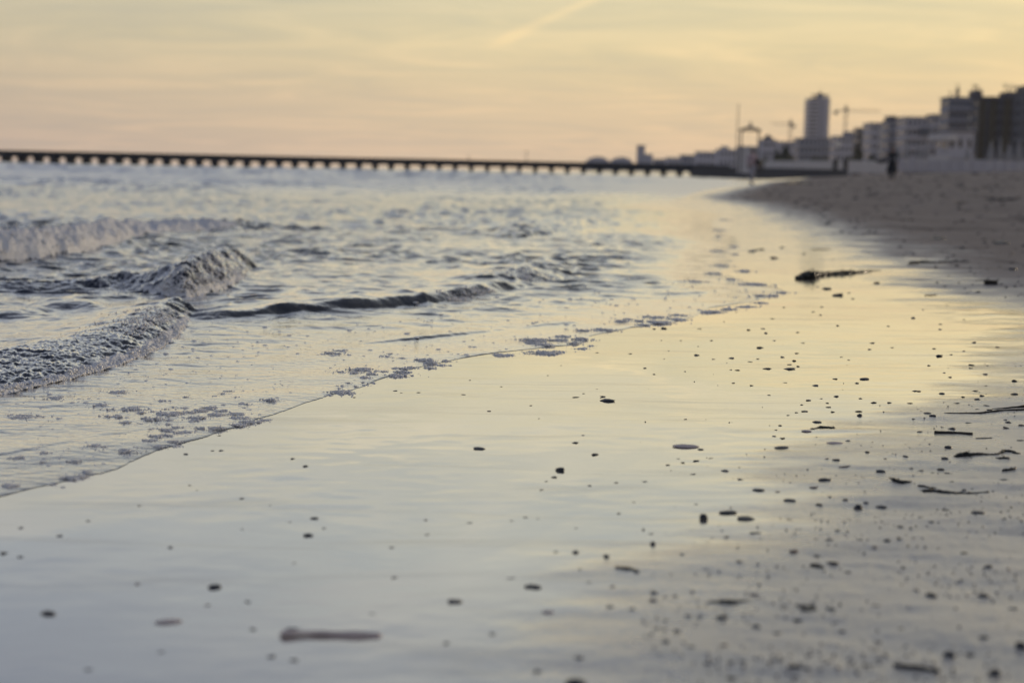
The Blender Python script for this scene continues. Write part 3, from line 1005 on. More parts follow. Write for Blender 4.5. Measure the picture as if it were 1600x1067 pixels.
# far headland: a stepped hotel and two vaulted halls
D = 1500
x0, _, _ = at(997, 240, D)
x1, _, _ = at(1022, 240, D)
zt = at(1003, 229, D)[2]
t = empty("distant_hotel", (x0, D, 0), "solitary stepped grey building on the far headland above the pier", "building")
w = x1 - x0
MB().box(0, w * .42, 0, 18, 0, zt).build("wall", M_GREY, t)
MB().box(w * .42, w * .92, .5, 18, 0, zt * .74).build("wall_step", M_GREY, t)
MB().box(-w * .12, w * 1.12, 1, 18, 0, zt * .36).build("wall_base", M_GREY, t)
MB().box(-.4, w * .45, -.4, 18.4, zt + .003, zt + 1.2).build("roof", M_ROOF, t)
for (u, rad, vt, lab) in ((935, 20, 245, "left of two far vaulted halls rising behind the pier"), (972, 19, 245.5, "right of two far vaulted halls rising behind the pier")):
    X, _, Z = at(u, vt, 1480)
    rr = rad / FPX * 1480
    t = empty("vaulted_hall", (X, 1480, 0), lab, "building", "vaulted halls on the headland")
    mb = MB()
    nseg = 14
    for y in (0, 30):
        for k in range(nseg + 1):
            a = math.pi * k / nseg
            mb.v.append((-rr * math.cos(a), y, max(Z * .45, 0) + (Z * .55) * math.sin(a)))
        mb.v += [(rr, y, 0), (-rr, y, 0)]
    m_ = nseg + 3
    mb.f.append(tuple(range(m_)))
    mb.f.append(tuple(reversed(range(m_, 2 * m_))))
    for k in range(m_):
        mb.f.append((k, k + m_, (k + 1) % m_ + m_, (k + 1) % m_))
    mb.build("hall_shell", M_GREY, t)
    MB().box(-rr * .55, rr * .55, -.2, -.02, 1, Z * .45).build("glazed_front", M_GLASS, t)
# low land under the far row
X0, _, _ = at(905, 250, 1520)
land = MB().box(X0, 900, 1515, 1700, -1, 3.4).build("headland", M_GREY)
tag(land, kind='structure')


# ------------------------------------------------------------------ cranes, mast, portal
def lattice(mb, p0, p1, wd, n, r):
    p0, p1 = Vector(p0), Vector(p1)
    t = (p1 - p0).normalized()
    up = Vector((0, 1, 0))
    s = t.cross(up).normalized() * wd
    q = up * wd
    cs = [(s + q) * .5, (s - q) * .5, (-s - q) * .5, (-s + q) * .5]
    for c in cs:
        mb.tube([p0 + c, p1 + c], r, 4)
    for k in range(n):
        a, b = p0 + (p1 - p0) * (k / n), p0 + (p1 - p0) * ((k + 1) / n)
        for i in range(4):
            mb.tube([a + cs[i], b + cs[(i + 1) % 4]], r * .7, 3, cap=False)


for (um, vt, ul, ur, D, lab) in ((1322, 175, 1306, 1375, 900, "construction crane with a long jib standing right of the tower"),
                                 (1235, 196, 1205, 1240, 1000, "smaller construction crane standing left of the tower")):
    X, _, Z = at(um, vt, D)
    t = empty("construction_crane", (X, D, 1), lab, "crane", "construction cranes on the skyline")
    hz = Z - 1
    m = MB(); lattice(m, (0, 0, 0), (0, 0, hz), 1.4, 14, .11); m.build("mast", M_CRANE, t)
    xl, xr = at(ul, vt, D)[0] - X, at(ur, vt, D)[0] - X
    m = MB(); lattice(m, (0, 0, hz + .8), (xr if abs(xr) > abs(xl) else xl, 0, hz + .9), 1.0, 14, .07); m.build("jib", M_CRANE, t)
    m = MB(); lattice(m, (0, 0, hz + .8), (xl if abs(xr) > abs(xl) else xr, 0, hz + .8), 1.0, 5, .09); m.build("counter_jib", M_CRANE, t)
    xc = xl if abs(xr) > abs(xl) else xr
    MB().box(xc - 1.2, xc + 1.2, -.9, .9, hz - 1.6, hz + .2).build("counterweight", M_CONC, t)
    MB().box(-1.1, 1.1, -1.2, 1.2, hz + .1, hz + 2.6).build("cab", M_CRANE, t)
    m = MB().tube([(0, 0, hz + 2.5), (0, 0, hz + 5)], [.5, .2], 5)
    m.build("apex", M_CRANE, t)

D = 262
X, _, Zt = at(1154, 162, D)
t = empty("flag_mast", (X, D, 1), "very thin tall mast left of the portal frame", "mast")
MB().tube([(0, 0, 0), (0, 0, Zt - 1)], [.14, .07], 8).build("pole", M_STEEL, t)
MB().lathe([(.3, 0), (.3, .2), (.15, .35)], 10).build("foot", M_STEEL, t)
D = 255
xa, _, zt = at(1158.5, 205, D)
xb, _, _ = at(1186, 205, D)
t = empty("portal_frame", ((xa + xb) / 2, D, 1), "open portal frame with curved top beam and finial behind the walker in pale clothes", "portal")
hw, hh = (xb - xa) / 2, zt - 1
for s in (-1, 1):
    MB().box(s * hw - .13, s * hw + .13, -.13, .13, 0, hh).build("post", M_STEEL, t)
bt = MB()
pts = []
for k in range(11):
    a = -1 + 2 * k / 10
    pts.append((a * (hw + .35), 0, hh + .05 + .55 * (1 - a * a)))
bt.tube(pts, [.2] * 11, 6).tube([(-hw - .3, 0, hh + .1), (hw + .3, 0, hh + .1)], .16, 6)
bt.build("curved_beam", M_STEEL, t)
MB().lathe([(.55, hh + .6), (.42, hh + .85), (.18, hh + 1.05), (.20, hh + 1.3), (.05, hh + 1.8)], 10).build("finial", M_STEEL, t)
MB().box(-hw - .05, hw * .65, .3, 2.6, 0, hh * .62).build("kiosk_wall", M_WHITE, t)
MB().box(-hw - .3, hw * .7 + .2, .1, 2.8, hh * .62 + .003, hh * .62 + .2).build("kiosk_roof", M_PALE, t)

# ------------------------------------------------------------------ closed parasols
def parasol(u, vt, vb, D, lab, fat=1.0):
    X, _, Zt = at(u, vt, D)
    Zb = at(u, vb, D)[2]
    t = empty("closed_parasol", (X, D, Zb), lab, "parasol", "closed white parasols on the beach")
    H = Zt - Zb
    MB().tube([(0, 0, -.6), (0, 0, H)], .04, 6).build("pole", M_POLE, t)
    cn = MB()
    prof = [(.05, H * .99), (.10 * fat, H * .92), (.17 * fat, H * .7), (.30 * fat, H * .45), (.40 * fat, H * .22), (.34 * fat, H * .16)]
    n = 16
    b = len(cn.v)
    for i, (r, z) in enumerate(prof):
        for j in range(n):
            a = 2 * math.pi * j / n
            q = r * (1 + (.22 if j % 2 else -.18) * min(1, i / 2))
            cn.v.append((q * math.cos(a), q * math.sin(a), z))
    for i in range(len(prof) - 1):
        for j in range(n):
            cn.f.append((b + (i + 1) * n + j, b + (i + 1) * n + (j + 1) % n, b + i * n + (j + 1) % n, b + i * n + j))
    cn.build("folded_canopy", M_CANVAS, t)
    MB().lathe([(.03, H), (.07, H + .05), (.02, H + .14)], 8).build("finial", M_POLE, t)


for u, vt, vb, f, lab in ((1549, 222, 254, 1.0, "first closed white parasol from the left in the row before the dark block"),
                          (1564, 217, 254, .7, "second closed white parasol in the row before the dark block, slimmer"),
                          (1577, 226, 256, 1.2, "third closed white parasol in the row before the dark block, bulging"),
                          (1593, 221, 258, 1.1, "closed white parasol nearest the right edge of the photo"),
                          (1404, 228, 250, .9, "leftmost closed white parasol, beside the person in dark clothes"),
                          (1417, 226, 251, .9, "second closed white parasol right of the person in dark clothes"),
                          (1436, 226, 251, .8, "third closed white parasol right of the person in dark clothes"),
                          (1447, 227, 251, .9, "closed white parasol in front of the rounded balcony"),
                          (1512, 228, 252, .7, "closed white parasol in front of the white house's right corner")):
    parasol(u, vt, vb, 165, lab, f)


# ------------------------------------------------------------------ trees and hedge
def tree(u, v, vb, D, rx_px, lab, mat=M_LEAF, seed=1):
    X, _, Z = at(u, v, D)
    rx = rx_px / FPX * D
    zb = 1.5
    rz = max(Z - zb, 2) * .5
    t = empty("beach_tree", (X, D, zb), lab, "tree")
    cz = Z - zb - rz * .6
    tr = MB().tube([(0, 0, -1), (.1, 0, cz * .5), (.05, .1, cz)], [.35, .25, .15], 7)
    for a in range(4):
        an = a * 1.6
        tr.tube([(0, 0, cz * .45), (rx * .4 * math.cos(an), rx * .4 * math.sin(an), cz)], [.15, .06], 5)
    tr.build("trunk", M_BARK, t)
    leaf_cloud(1400, rx, rx * .8, rz, .35, seed).build("crown", mat, t, loc=(0, 0, cz))


tree(1228, 234, 248, 420, 9, "dark green bushy tree left of the low grey block", seed=2)
tree(1214, 238, 248, 430, 6, "smaller dark bush left of the dark green tree", seed=3)
tree(1340, 236, 252, 430, 9, "dark olive tree in front of the narrow dark block", M_HEDGE, seed=4)
tree(1363, 240, 252, 400, 8, "dark shrub at the foot of the block with cream balconies", seed=5)
xa, _, z = at(1190, 247.5, 330)
xb, _, zb_ = at(1345, 247.5, 330)
hd = empty("hedge", ((xa + xb) / 2, 330, 1.6), "long low olive hedge running above the white beach wall", "hedge")
hl = (xb - xa) / 2
mb = MB()
rg = np.random.default_rng(5)
for _ in range(2600):
    p = np.array([rg.uniform(-hl, hl), rg.uniform(-.6, .6), 0])
    p[2] = rg.uniform(.4, (z - 1.6) * (1 + .22 * math.sin(p[0] * .9) + .15 * math.sin(p[0] * 2.3)))
    a = rg.normal(size=3); a /= np.linalg.norm(a)
    b = np.cross(a, rg.normal(size=3)); b /= np.linalg.norm(b)
    i = len(mb.v)
    mb.v += [tuple(p - a * .3), tuple(p + b * .16), tuple(p + a * .3), tuple(p - b * .16)]
    mb.f.append((i, i + 1, i + 2, i + 3))
mb.build("foliage", M_HEDGE, hd)
st = MB()
for k in range(18):
    x = -hl + 2 * hl * (k + .5) / 18
    st.tube([(x, 0, -1), (x + .1, 0, 1.0)], .08, 5)
st.build("stems", M_BARK, hd)

# ------------------------------------------------------------------ people
def skin_mesh(name, chains, sub=1):
    """chains: list of [(point, radius), ...]; chains share joints by position"""
    verts, rad, edges, key = [], [], [], {}
    for ch in chains:
        prev = None
        for p, r in ch:
            k = tuple(round(c, 4) for c in p)
            if k not in key:
                key[k] = len(verts)
                verts.append(p)
                rad.append(r)
            i = key[k]
            if prev is not None and prev != i:
                edges.append((prev, i))
            prev = i
    me = bpy.data.meshes.new(name)
    me.from_pydata(verts, edges, [])
    o = bpy.data.objects.new(name, me)
    COL.objects.link(o)
    o.modifiers.new("skin", 'SKIN')
    for i, sv in enumerate(me.skin_vertices[0].data):
        sv.radius = (rad[i], rad[i])
        sv.use_root = (i == 0)
    ss = o.modifiers.new("sub", 'SUBSURF')
    ss.levels = ss.render_levels = sub
    dg = bpy.context.evaluated_depsgraph_get()
    out = bpy.data.meshes.new_from_object(o.evaluated_get(dg))
    out.name = name
    bpy.data.objects.remove(o)
    bpy.data.meshes.remove(me)
    out.polygons.foreach_set('use_smooth', np.ones(len(out.polygons), bool))
    return out


M_SKIN = mat_plain("skin", (.36, .22, .16), .55, .1, 8)
M_HAIR = mat_plain("dark_hair", (.02, .017, .017), .6, .2, 20)


def person(label, u, vfeet, D, H, face, stride, top_mat, leg_mat, shoe_mat, arms, extra):
    X, _, Z = at(u, vfeet, D)
    Z = float(terrain_z(np.array([X]), np.array([D]))[0])
    t = empty("person", (X, D, Z), label, "person", rotz=face)
    s = H / 1.75
    P = lambda x, y, z: (x * s, y * s, z * s)
    R = lambda r: r * s
    # skeleton faces -Y; stride moves the feet along Y
    hip, chest, neck, head = (0, 0, .95), (0, -.01, 1.32), (0, -.01, 1.50), (0, -.03, 1.62)
    kl, al = (-.10, -.5 * stride - .05, .50), (-.10, -.5 * stride + .02, .08)
    kr, ar = (.10, .22 * stride - .08, .50), (.10, .55 * stride, .10)
    torso = [(P(*hip), R(.145)), (P(0, 0, 1.08), R(.125)), (P(*chest), R(.145)), (P(0, -.01, 1.44), R(.085)), (P(*neck), R(.052)), (P(0, -.02, 1.56), R(.062)), (P(*head), R(.095)), (P(0, -.02, 1.70), R(.075))]
    legs = [[(P(*hip), R(.145)), (P(-.10, 0, .86), R(.095)), (P(*kl), R(.062)), (P(al[0], al[1], .28), R(.055)), (P(*al), R(.040)), (P(al[0], al[1] - .16, .035), R(.032))],
            [(P(*hip), R(.145)), (P(.10, 0, .86), R(.095)), (P(*kr), R(.062)), (P(ar[0], (kr[1] + ar[1]) / 2 + .02, .28), R(.055)), (P(*ar), R(.040)), (P(ar[0], ar[1] - .15, .045), R(.032))]]
    armc = []
    for sd, (el_, wr) in zip((-1, 1), arms):
        sh = (sd * .19, -.01, 1.41)
        armc.append([(P(0, -.01, 1.44), R(.085)), (P(*sh), R(.058)), (P(*el_), R(.042)), (P(*wr), R(.030)),
                     (P(wr[0], wr[1] - .03, wr[2] - .07), R(.036))])
    body = link("body", skin_mesh("body", [torso] + legs + armc, 2), t, mat=M_SKIN)
    fg = MB()
    for sd, (el_, wr) in zip((-1, 1), arms):
        for k in range(4):
            bx_ = wr[0] + (k - 1.5) * .018
            L = (.07, .085, .08, .062)[k]
            fg.tube([P(bx_, wr[1] - .03, wr[2] - .09), P(bx_, wr[1] - .05, wr[2] - .09 - L * .55), P(bx_, wr[1] - .045, wr[2] - .09 - L)], R(.009), 5)
        fg.tube([P(wr[0] - sd * .03, wr[1] - .03, wr[2] - .05), P(wr[0] - sd * .055, wr[1] - .05, wr[2] - .09), P(wr[0] - sd * .05, wr[1] - .06, wr[2] - .12)], R(.010), 5)
    fg.build("fingers", M_SKIN, body, smooth=True)
    fc = MB()                                   # nose, ears
    fc.tube([P(0, -.115, 1.645), P(0, -.145, 1.605), P(0, -.12, 1.60)], [R(.010), R(.016), R(.010)], 6)
    for sd in (-1, 1):
        fc.tube([P(sd * .095, -.02, 1.65), P(sd * .105, -.01, 1.62), P(sd * .095, -.02, 1.595)], R(.012), 5)
    fc.build("nose_and_ears", M_SKIN, body, smooth=True)
    for sd in (-1, 1):
        MB().lathe([(R(.003), -R(.012)), (R(.013), 0), (R(.003), R(.012))], 8, P(sd * .035, -.112, 1.64)).build("eye", M_HAIR, body, smooth=True)
    MB().tube([P(-.03, -.115, 1.572), P(0, -.123, 1.568), P(.03, -.115, 1.572)], R(.006), 5).build("mouth", M_HAIR, body)
    hr = MB()
    n = 14
    prof = [(.104, -.02), (.110, .03), (.100, .075), (.062, .115), (.012, .128)]
    hr.lathe([(R(r), R(z)) for r, z in prof], n, P(0, -.005, 1.635))
    hr.build("hair", M_HAIR, t, smooth=True)
    g = 1.16
    tops = [[(p, r * g) for p, r in torso[:4]]] + [[(p, r * g + R(.006)) for p, r in a[:4]] for a in armc]
    link("jacket", skin_mesh("jacket", tops, 1), t, mat=top_mat)
    tro = [[(P(*hip), R(.155))] + [(p, r * 1.18 + R(.01)) for p, r in l[1:5]] for l in legs]
    link("trousers", skin_mesh("trousers", tro, 1), t, mat=leg_mat)
    for l in legs:
        a, b = l[4][0], l[5][0]
        MB().tube([(a[0], a[1] + R(.05), b[2] + R(.012)), (a[0], a[1] - R(.04), b[2] + R(.018)), (b[0], b[1] - R(.03), b[2])], [R(.045), R(.05), R(.032)], 8, squash=.8).build("shoe", shoe_mat, t, smooth=True)
    extra(t, P, R)
    return t


def bag(t, P, R):
    b = MB()
    b.lathe([(R(.05), R(.0)), (R(.16), R(.04)), (R(.19), R(.2)), (R(.15), R(.36)), (R(.05), R(.42))], 12, P(.30, .02, .88))
    pk = b.build("shoulder_bag", M_BIN, t, smooth=True)
    MB().tube([P(.24, .02, 1.28), P(.12, -.05, 1.46), P(-.02, -.12, 1.30), P(.2, -.05, 1.1)], R(.018), 6).build("strap", M_BIN, pk)
    MB().tube([P(.30, .03, 1.02), P(.42, .04, .80), P(.50, .05, .62)], [R(.12), R(.10), R(.03)], 8, squash=.5).build("hanging_jacket", M_BIN, t, smooth=True)


def bundle(t, P, R):
    b = MB()
    b.tube([P(-.22, -.25, 1.02), P(-.48, -.28, .98), P(-.75, -.28, 1.00), P(-.86, -.28, 1.02)], [R(.12), R(.17), R(.15), R(.05)], 10, squash=.65)
    b.build("dark_bundle", M_BIN, t, smooth=True)
    b = MB()
    b.lathe([(R(.30), R(.42)), (R(.27), R(.6)), (R(.20), R(.85)), (R(.17), R(1.05))], 14)
    b.build("coat_skirt", mat_plain("navy_coat_cloth", (.022, .026, .035), .85, .2, 6), t, smooth=True)


M_PINK = mat_plain("pale_pink_cloth", (.46, .36, .40), .9, .12, 6)
M_LILAC = mat_plain("pale_grey_cloth", (.34, .33, .38), .9, .12, 6)
M_NAVY = mat_plain("navy_cloth", (.022, .026, .036), .9, .2, 6)
M_BLACK = mat_plain("black_leather", (.018, .016, .016), .5, .2, 6)
person("person in pale pink top and pale trousers carrying a dark bag at the water's edge", 1174, 286, 72, 1.78, math.radians(20), .42,
       M_PINK, M_LILAC, M_BLACK, [((-.27, .06, 1.14), (-.24, -.06, .92)), ((.30, .0, 1.16), (.26, -.1, 1.0))], bag)
person("person in dark clothes holding a dark bundle out, standing on the dry sand", 1393, 280, 74, 1.75, math.radians(-15), .25,
       M_NAVY, M_NAVY, M_BLACK, [((-.30, -.12, 1.18), (-.42, -.28, 1.04)), ((.28, .03, 1.15), (.26, -.06, .92))], bundle)

# ------------------------------------------------------------------ debris on the sand
M_PEB = mat_plain("wet_dark_pebble", (.022, .024, .030), .35, .35, 60, .5, coat=.3)
M_PEB2 = mat_plain("wet_grey_pebble", (.060, .058, .062), .4, .35, 60, .5, coat=.3)
M_SHELL = mat_plain("pale_shell", (.58, .49, .47), .45, .25, 70, .4)
M_MUSSEL = mat_plain("mussel_shell", (.020, .022, .034), .3, .4, 50, .5, coat=.4)
M_SHELL2 = mat_plain("brown_shell_chip", (.16, .115, .095), .4, .35, 80, .4)
M_WOOD = mat_plain("wet_driftwood", (.030, .027, .025), .6, .4, 40, .3, bump=.001)
M_WEED = mat_plain("dark_seaweed", (.012, .015, .016), .45, .4, 50, .4, coat=.2)
M_STRAW = mat_plain("brown_reed", (.15, .10, .055), .7, .3, 50)


def grounds(uv):
    x, y = cast(uv, terrain_z)
    z = terrain_z(x, y)
    return [(float(a), float(b), float(c)) for a, b, c in zip(x, y, z)]


def ground(u, v):
    return grounds([(u, v)])[0]


def blob(seed, sub=2, lump=.38):
    bm = bmesh.new()
    bmesh.ops.create_icosphere(bm, subdivisions=sub, radius=.5)
    rg = np.random.default_rng(seed)
    o = rg.uniform(0, 50, 3)
    for v in bm.verts:
        c = v.co * 2
        n = float(perlin(np.array([c.x * 1.1 + o[0] + c.z]), np.array([c.y * 1.1 + o[1] - c.z * .7]), seed)[0])
        n2 = float(perlin(np.array([c.x * 2.7 + o[2]]), np.array([c.y * 2.7 + c.z * 2]), seed + 5)[0])
        v.co *= 1 + lump * n + lump * .4 * n2
        if v.co.z < -.28:
            v.co.z = -.28 + (v.co.z + .28) * .2
    me = bpy.data.meshes.new("pebble")
    bm.to_mesh(me)
    bm.free()
    me.polygons.foreach_set('use_smooth', np.ones(len(me.polygons), bool))
    return me


def shell_mesh(seed, mat):
    """a ribbed valve lying hollow side down"""
    mb = MB()
    nr, nc = 7, 18
    for i in range(nr):
        t = i / (nr - 1)
        for j in range(nc):
            a = 2 * math.pi * j / nc
            rib = 1 + .05 * math.cos(9 * a) * t
            r = .5 * math.sin(t * math.pi / 2) * rib
            mb.v.append((r * math.cos(a) * 1.0 + .08 * (1 - t), r * math.sin(a) * .8, .30 * math.cos(t * math.pi / 2) * (1 + .1 * math.sin(3 * a + seed))))
    for i in range(nr - 1):
        for j in range(nc):
            mb.f.append((i * nc + j, (i + 1) * nc + j, (i + 1) * nc + (j + 1) % nc, i * nc + (j + 1) % nc))
    return mb.mesh("shell", mat, True)


PEBS = [blob(s) for s in range(8)]
for m_ in PEBS:
    m_.materials.append(M_PEB)
PEBS2 = []
for m_ in PEBS[:4]:
    c = m_.copy()
    c.materials.clear()
    c.materials.append(M_PEB2)
    PEBS2.append(c)
TINY = [blob(40 + s, 2, .45) for s in range(7)]
for k_, m_ in enumerate(TINY):
    m_.materials.append((M_PEB, M_PEB, M_MUSSEL, M_PEB2, M_WOOD, M_PEB, M_SHELL2)[k_])
SHELLS = [shell_mesh(1, M_SHELL), shell_mesh(2, M_SHELL)]
MUSSEL = shell_mesh(3, M_MUSSEL)


def put(name, me, g, wpx, hpx, label, cat, group=None, yaw=None):
    x, y, z = g
    pm = FPX / math.hypot(x, y)
    w = wpx / pm
    gr = (CAMH - z) / math.hypot(x, y)
    dpt = w * random.uniform(.6, .95)
    hz = max((hpx / pm - dpt * gr * .8), .22 * w)
    o = link(name, me)
    o.location = (x, y, z + hz * .10)
    o.scale = (w, dpt, hz)
    o.rotation_euler = (0, 0, yaw if yaw is not None else random.uniform(-.35, .35))
    if group:                                   # small bits: chips, slivers and flat flakes
        k_ = random.random()
        sl = random.uniform(1.5, 2.3) if k_ < .22 else 1.0
        o.scale = (w * sl ** .6, dpt / sl, hz * random.uniform(.55, 1.15))
        o.rotation_euler = (random.uniform(-.25, .25), random.uniform(-.2, .2), random.uniform(-.6, .6))
        o.location.z = z + hz * .06
    return tag(o, label, cat, group)


BIG = [  # name, mesh, u, v, w, h, label, category
    ("pebble", PEBS[0], 949, 624, 23, 8, "sharp black oval pebble, largest in the middle of the wet sand", "pebble"),
    ("pebble", PEBS[1], 748, 699, 21, 7, "black oval pebble alone on wet sand, left of the lone teardrop pebble", "pebble"),
    ("pebble", PEBS[2], 875, 732, 14, 10, "black teardrop pebble standing up on the wet sand near the centre", "pebble"),
    ("shell", SHELLS[0], 1071, 695, 42, 10, "grey flat shell with ragged edge on wet sand right of centre", "shell"),
    ("pebble", PEBS[3], 1095, 701, 10, 4, "small black pebble touching the right side of the grey flat shell", "pebble"),
    ("pebble", PEBS[4], 482, 834, 17, 9, "lower of two black oval pebbles at the left foreground", "pebble"),
    ("pebble", PEBS[5], 491, 808, 14, 6, "upper of two black oval pebbles at the left foreground", "pebble"),
    ("pebble", PEBS[6], 335, 914, 20, 11, "blurred dark pebble in the left foreground above the pale shell", "pebble"),
    ("shell", SHELLS[1], 263, 967, 42, 15, "pale pinkish shell half sunk in the left foreground", "shell"),
    ("pebble", PEBS2[0], 75, 955, 24, 12, "blurred brownish pebble nearest the lower left corner", "pebble"),
    ("pebble", PEBS[7], 834, 914, 30, 10, "blurred dark oval pebble in the middle foreground", "pebble"),
    ("pebble", PEBS2[1], 710, 937, 26, 10, "blurred greyish pebble left of the dark oval in the middle foreground", "pebble"),
    ("shell", SHELLS[0], 856, 953, 20, 10, "small pale shell just below the dark oval in the middle foreground", "shell"),
    ("pebble", PEBS[1], 1099, 806, 14, 16, "upright black drop-shaped stone right of centre", "stone"),
    ("pebble", PEBS[3], 1020, 847, 9, 9, "round black dot-like pebble below and left of the upright drop stone", "pebble"),
    ("pebble", PEBS[5], 899, 861, 11, 7, "small dark pebble left of the round dot-like pebble", "pebble"),
    ("pebble", PEBS[0], 947, 867, 10, 8, "small dark pebble between the round dot and its left neighbour", "pebble"),
    ("pebble", PEBS[6], 899, 1062, 34, 24, "large blurred black stone at the bottom edge of the photo", "stone"),
    ("pebble", PEBS[2], 1136, 799, 28, 6, "flat black sliver right of the upright drop stone", "pebble"),
    ("pebble", PEBS[4], 1166, 809, 30, 5, "second flat black sliver, lower right of the first", "pebble"),
    ("pebble", PEBS[0], 1185, 764, 19, 6, "flat dark oval pebble under the seaweed scrap", "pebble"),
    ("pebble", PEBS[7], 1235, 780, 20, 6, "flat dark oval pebble, lower right of another flat oval", "pebble"),
    ("shell", MUSSEL, 1221, 697, 25, 7, "dark mussel-like shell left of the pinkish ribbed shell", "shell"),
    ("shell", SHELLS[1], 1304, 690, 26, 8, "pinkish ribbed shell in the pebble scatter", "shell"),
    ("shell", SHELLS[0], 1260, 672, 16, 7, "small brownish shell left of the seaweed wisp", "shell"),
    ("pebble", PEBS[3], 1277, 658, 15, 5, "dark oval pebble just above the seaweed wisp", "pebble"),
    ("pebble", PEBS2[2], 1350, 591, 14, 5, "grey pebble near the top of the pebble scatter", "pebble"),
    ("pebble", PEBS[5], 1343, 648, 9, 6, "round black pebble in the middle of the pebble scatter", "pebble"),
    ("pebble", PEBS[6], 1288, 748, 20, 8, "chunky black pebble with a bright right end", "pebble"),
    ("pebble", PEBS[1], 1376, 734, 16, 8, "chunky black pebble up and right of the bright-ended one", "pebble"),
    ("pebble", PEBS[4], 1482, 697, 13, 8, "squarish black pebble just below the straight stick", "pebble"),
    ("shell", MUSSEL, 1449, 644, 12, 6, "upper of two touching dark shells left of the long reed", "shell"),
    ("pebble", PEBS[2], 1457, 649, 10, 5, "lower of two touching dark shells left of the long reed", "pebble"),
    ("shell", MUSSEL, 1585, 614, 12, 7, "dark shell near the right edge above the long reed", "shell"),
    ("pebble", PEBS[7], 1472, 614, 9, 4, "dark pebble on a bright streak left of the shell at the right edge", "pebble"),
    ("pebble", PEBS[0], 1528, 800, 20, 8, "blurred black oval pebble at the right side below the seaweed strands", "pebble"),
    ("pebble", PEBS[3], 1341, 789, 14, 13, "tall black lump of debris on the drained sand", "stone"),
    ("pebble", PEBS[5], 1377, 788, 18, 7, "black pebble right of the tall black lump", "pebble"),
    ("pebble", PEBS[6], 1483, 1021, 18, 14, "blurred round black stone at the lower right above the stick", "stone"),
    ("pebble", PEBS[1], 1595, 1006, 18, 16, "blurred black stone cut by the right edge, lower right", "stone"),
    ("pebble", PEBS[2], 1553, 1048, 17, 16, "blurred dark stone in the lower right corner", "stone"),
    ("pebble", PEBS[4], 1455, 928, 18, 11, "blurred dark stone under the long dark sand ridge", "stone"),
    ("pebble", PEBS[7], 1537, 929, 18, 9, "blurred dark stone right of another under the long dark sand ridge", "stone"),
    ("pebble", PEBS[0], 1582, 420, 13, 7, "rounded black lump on the grey sand near the right edge, far up", "stone"),
    ("pebble", PEBS2[3], 1292, 450, 15, 5, "small grey stone just below the big seaweed clump", "stone"),
    ("pebble", PEBS[3], 1462, 417, 5, 6, "tiny upright black stone under the thin seaweed strand", "stone"),
    ("pebble", PEBS[5], 1466, 372, 22, 5, "low dark lump on the dry sand right of the wet boundary", "stone"),
    ("pebble", PEBS[6], 1504, 387, 8, 4, "small dark lump on the dry sand above the thin seaweed strand", "stone"),
    ("pebble", PEBS[7], 1566, 380, 26, 4, "long low dark lump on the dry sand near the right edge", "stone"),
]
for (nm, me, u, v, w_, h_, lab, cat), g in zip(BIG, grounds([(b[2], b[3] + b[5] * .3) for b in BIG])):
    put(nm, me, g, w_, h_, lab, cat)


def strand(name, label, cat, px, rad_px, mat, jag=.4, n=7, seed=0, lift=.3):
    """bent stem, reed or weed lying along picked ground points"""
    rg = np.random.default_rng(seed)
    pts = grounds(px)
    c = pts[0]
    pm = FPX / math.hypot(c[0], c[1])
    fine, rr = [], []
    for i in range(len(pts) - 1):
        for k in range(5):
            t = k / 5
            fine.append([pts[i][j] * (1 - t) + pts[i + 1][j] * t for j in range(3)])
            rr.append(rad_px[i] * (1 - t) + rad_px[i + 1] * t)
    fine.append(list(pts[-1]))
    rr.append(rad_px[-1])
    rr = [max(r, .3) / pm * (1 + jag * rg.uniform(-1, 1)) for r in rr]
    loc = Vector(c)
    mb = MB()
    mb.tube([Vector(p) - loc + Vector((rg.normal() * jag * r * .6, rg.normal() * jag * r, r * lift)) for p, r in zip(fine, rr)], rr, n)
    o = mb.build(name, mat, None, True)
    o.location = loc
    return tag(o, label, cat)


strand("driftwood_stick", "straight dark stick lying on the sand at the right, blunt at both ends", "stick", [(1460, 676), (1480, 676.5), (1500, 677.5), (1520, 679)], [2.4, 2.3, 2.4, 2.6], M_WOOD, .06, 8, 1)
strand("twig", "thin short twig just right of the straight dark stick", "twig", [(1525, 684.5), (1538, 684.5), (1550, 684.5)], [.8, 1, .8], M_WOOD, .1, 6, 2)
strand("reed", "long thin dark reed curving in from the right edge", "reed", [(1475, 646), (1500, 646.5), (1530, 645.5), (1560, 642.5), (1610, 640)], [.6, 1.1, 1.5, 1.6, 1.8], M_WOOD, .1, 6, 3)
strand("reed", "shorter dark reed crossing above the long one at the right edge", "reed", [(1550, 639), (1575, 638), (1612, 634)], [.6, 1.6, 2.2], M_WOOD, .15, 6, 4)
strand("twig", "blurred thick stick in the lower right foreground", "stick", [(1396, 1041), (1430, 1045), (1468, 1050)], [4, 4.5, 4], M_WOOD, .1, 8, 5)
strand("twig", "thin brown reed stem on the bright wet sand below the thin seaweed strand", "twig", [(1445, 461.5), (1455, 461.5), (1464, 461)], [.9, .9, .8], M_STRAW, .1, 6, 6)
strand("twig", "bent dark twig in the middle foreground right of the dark oval pebble", "twig", [(962, 887), (975, 888), (985, 889), (997, 893)], [1.5, 2.6, 2.2, 2.4], M_WOOD, .3, 7, 7)
strand("twig", "thin pale brown reed stem on the far wet sand left of the big seaweed clump", "twig", [(1268, 390.5), (1283, 390.3), (1298, 390)], [.9, 1.1, .8], M_STRAW, .1, 6, 8)
strand("twig", "small dark twig trailing from the block of driftwood", "twig", [(1524, 440), (1532, 438), (1540, 440)], [.5, .6, .6], M_WOOD, .2, 5, 9)


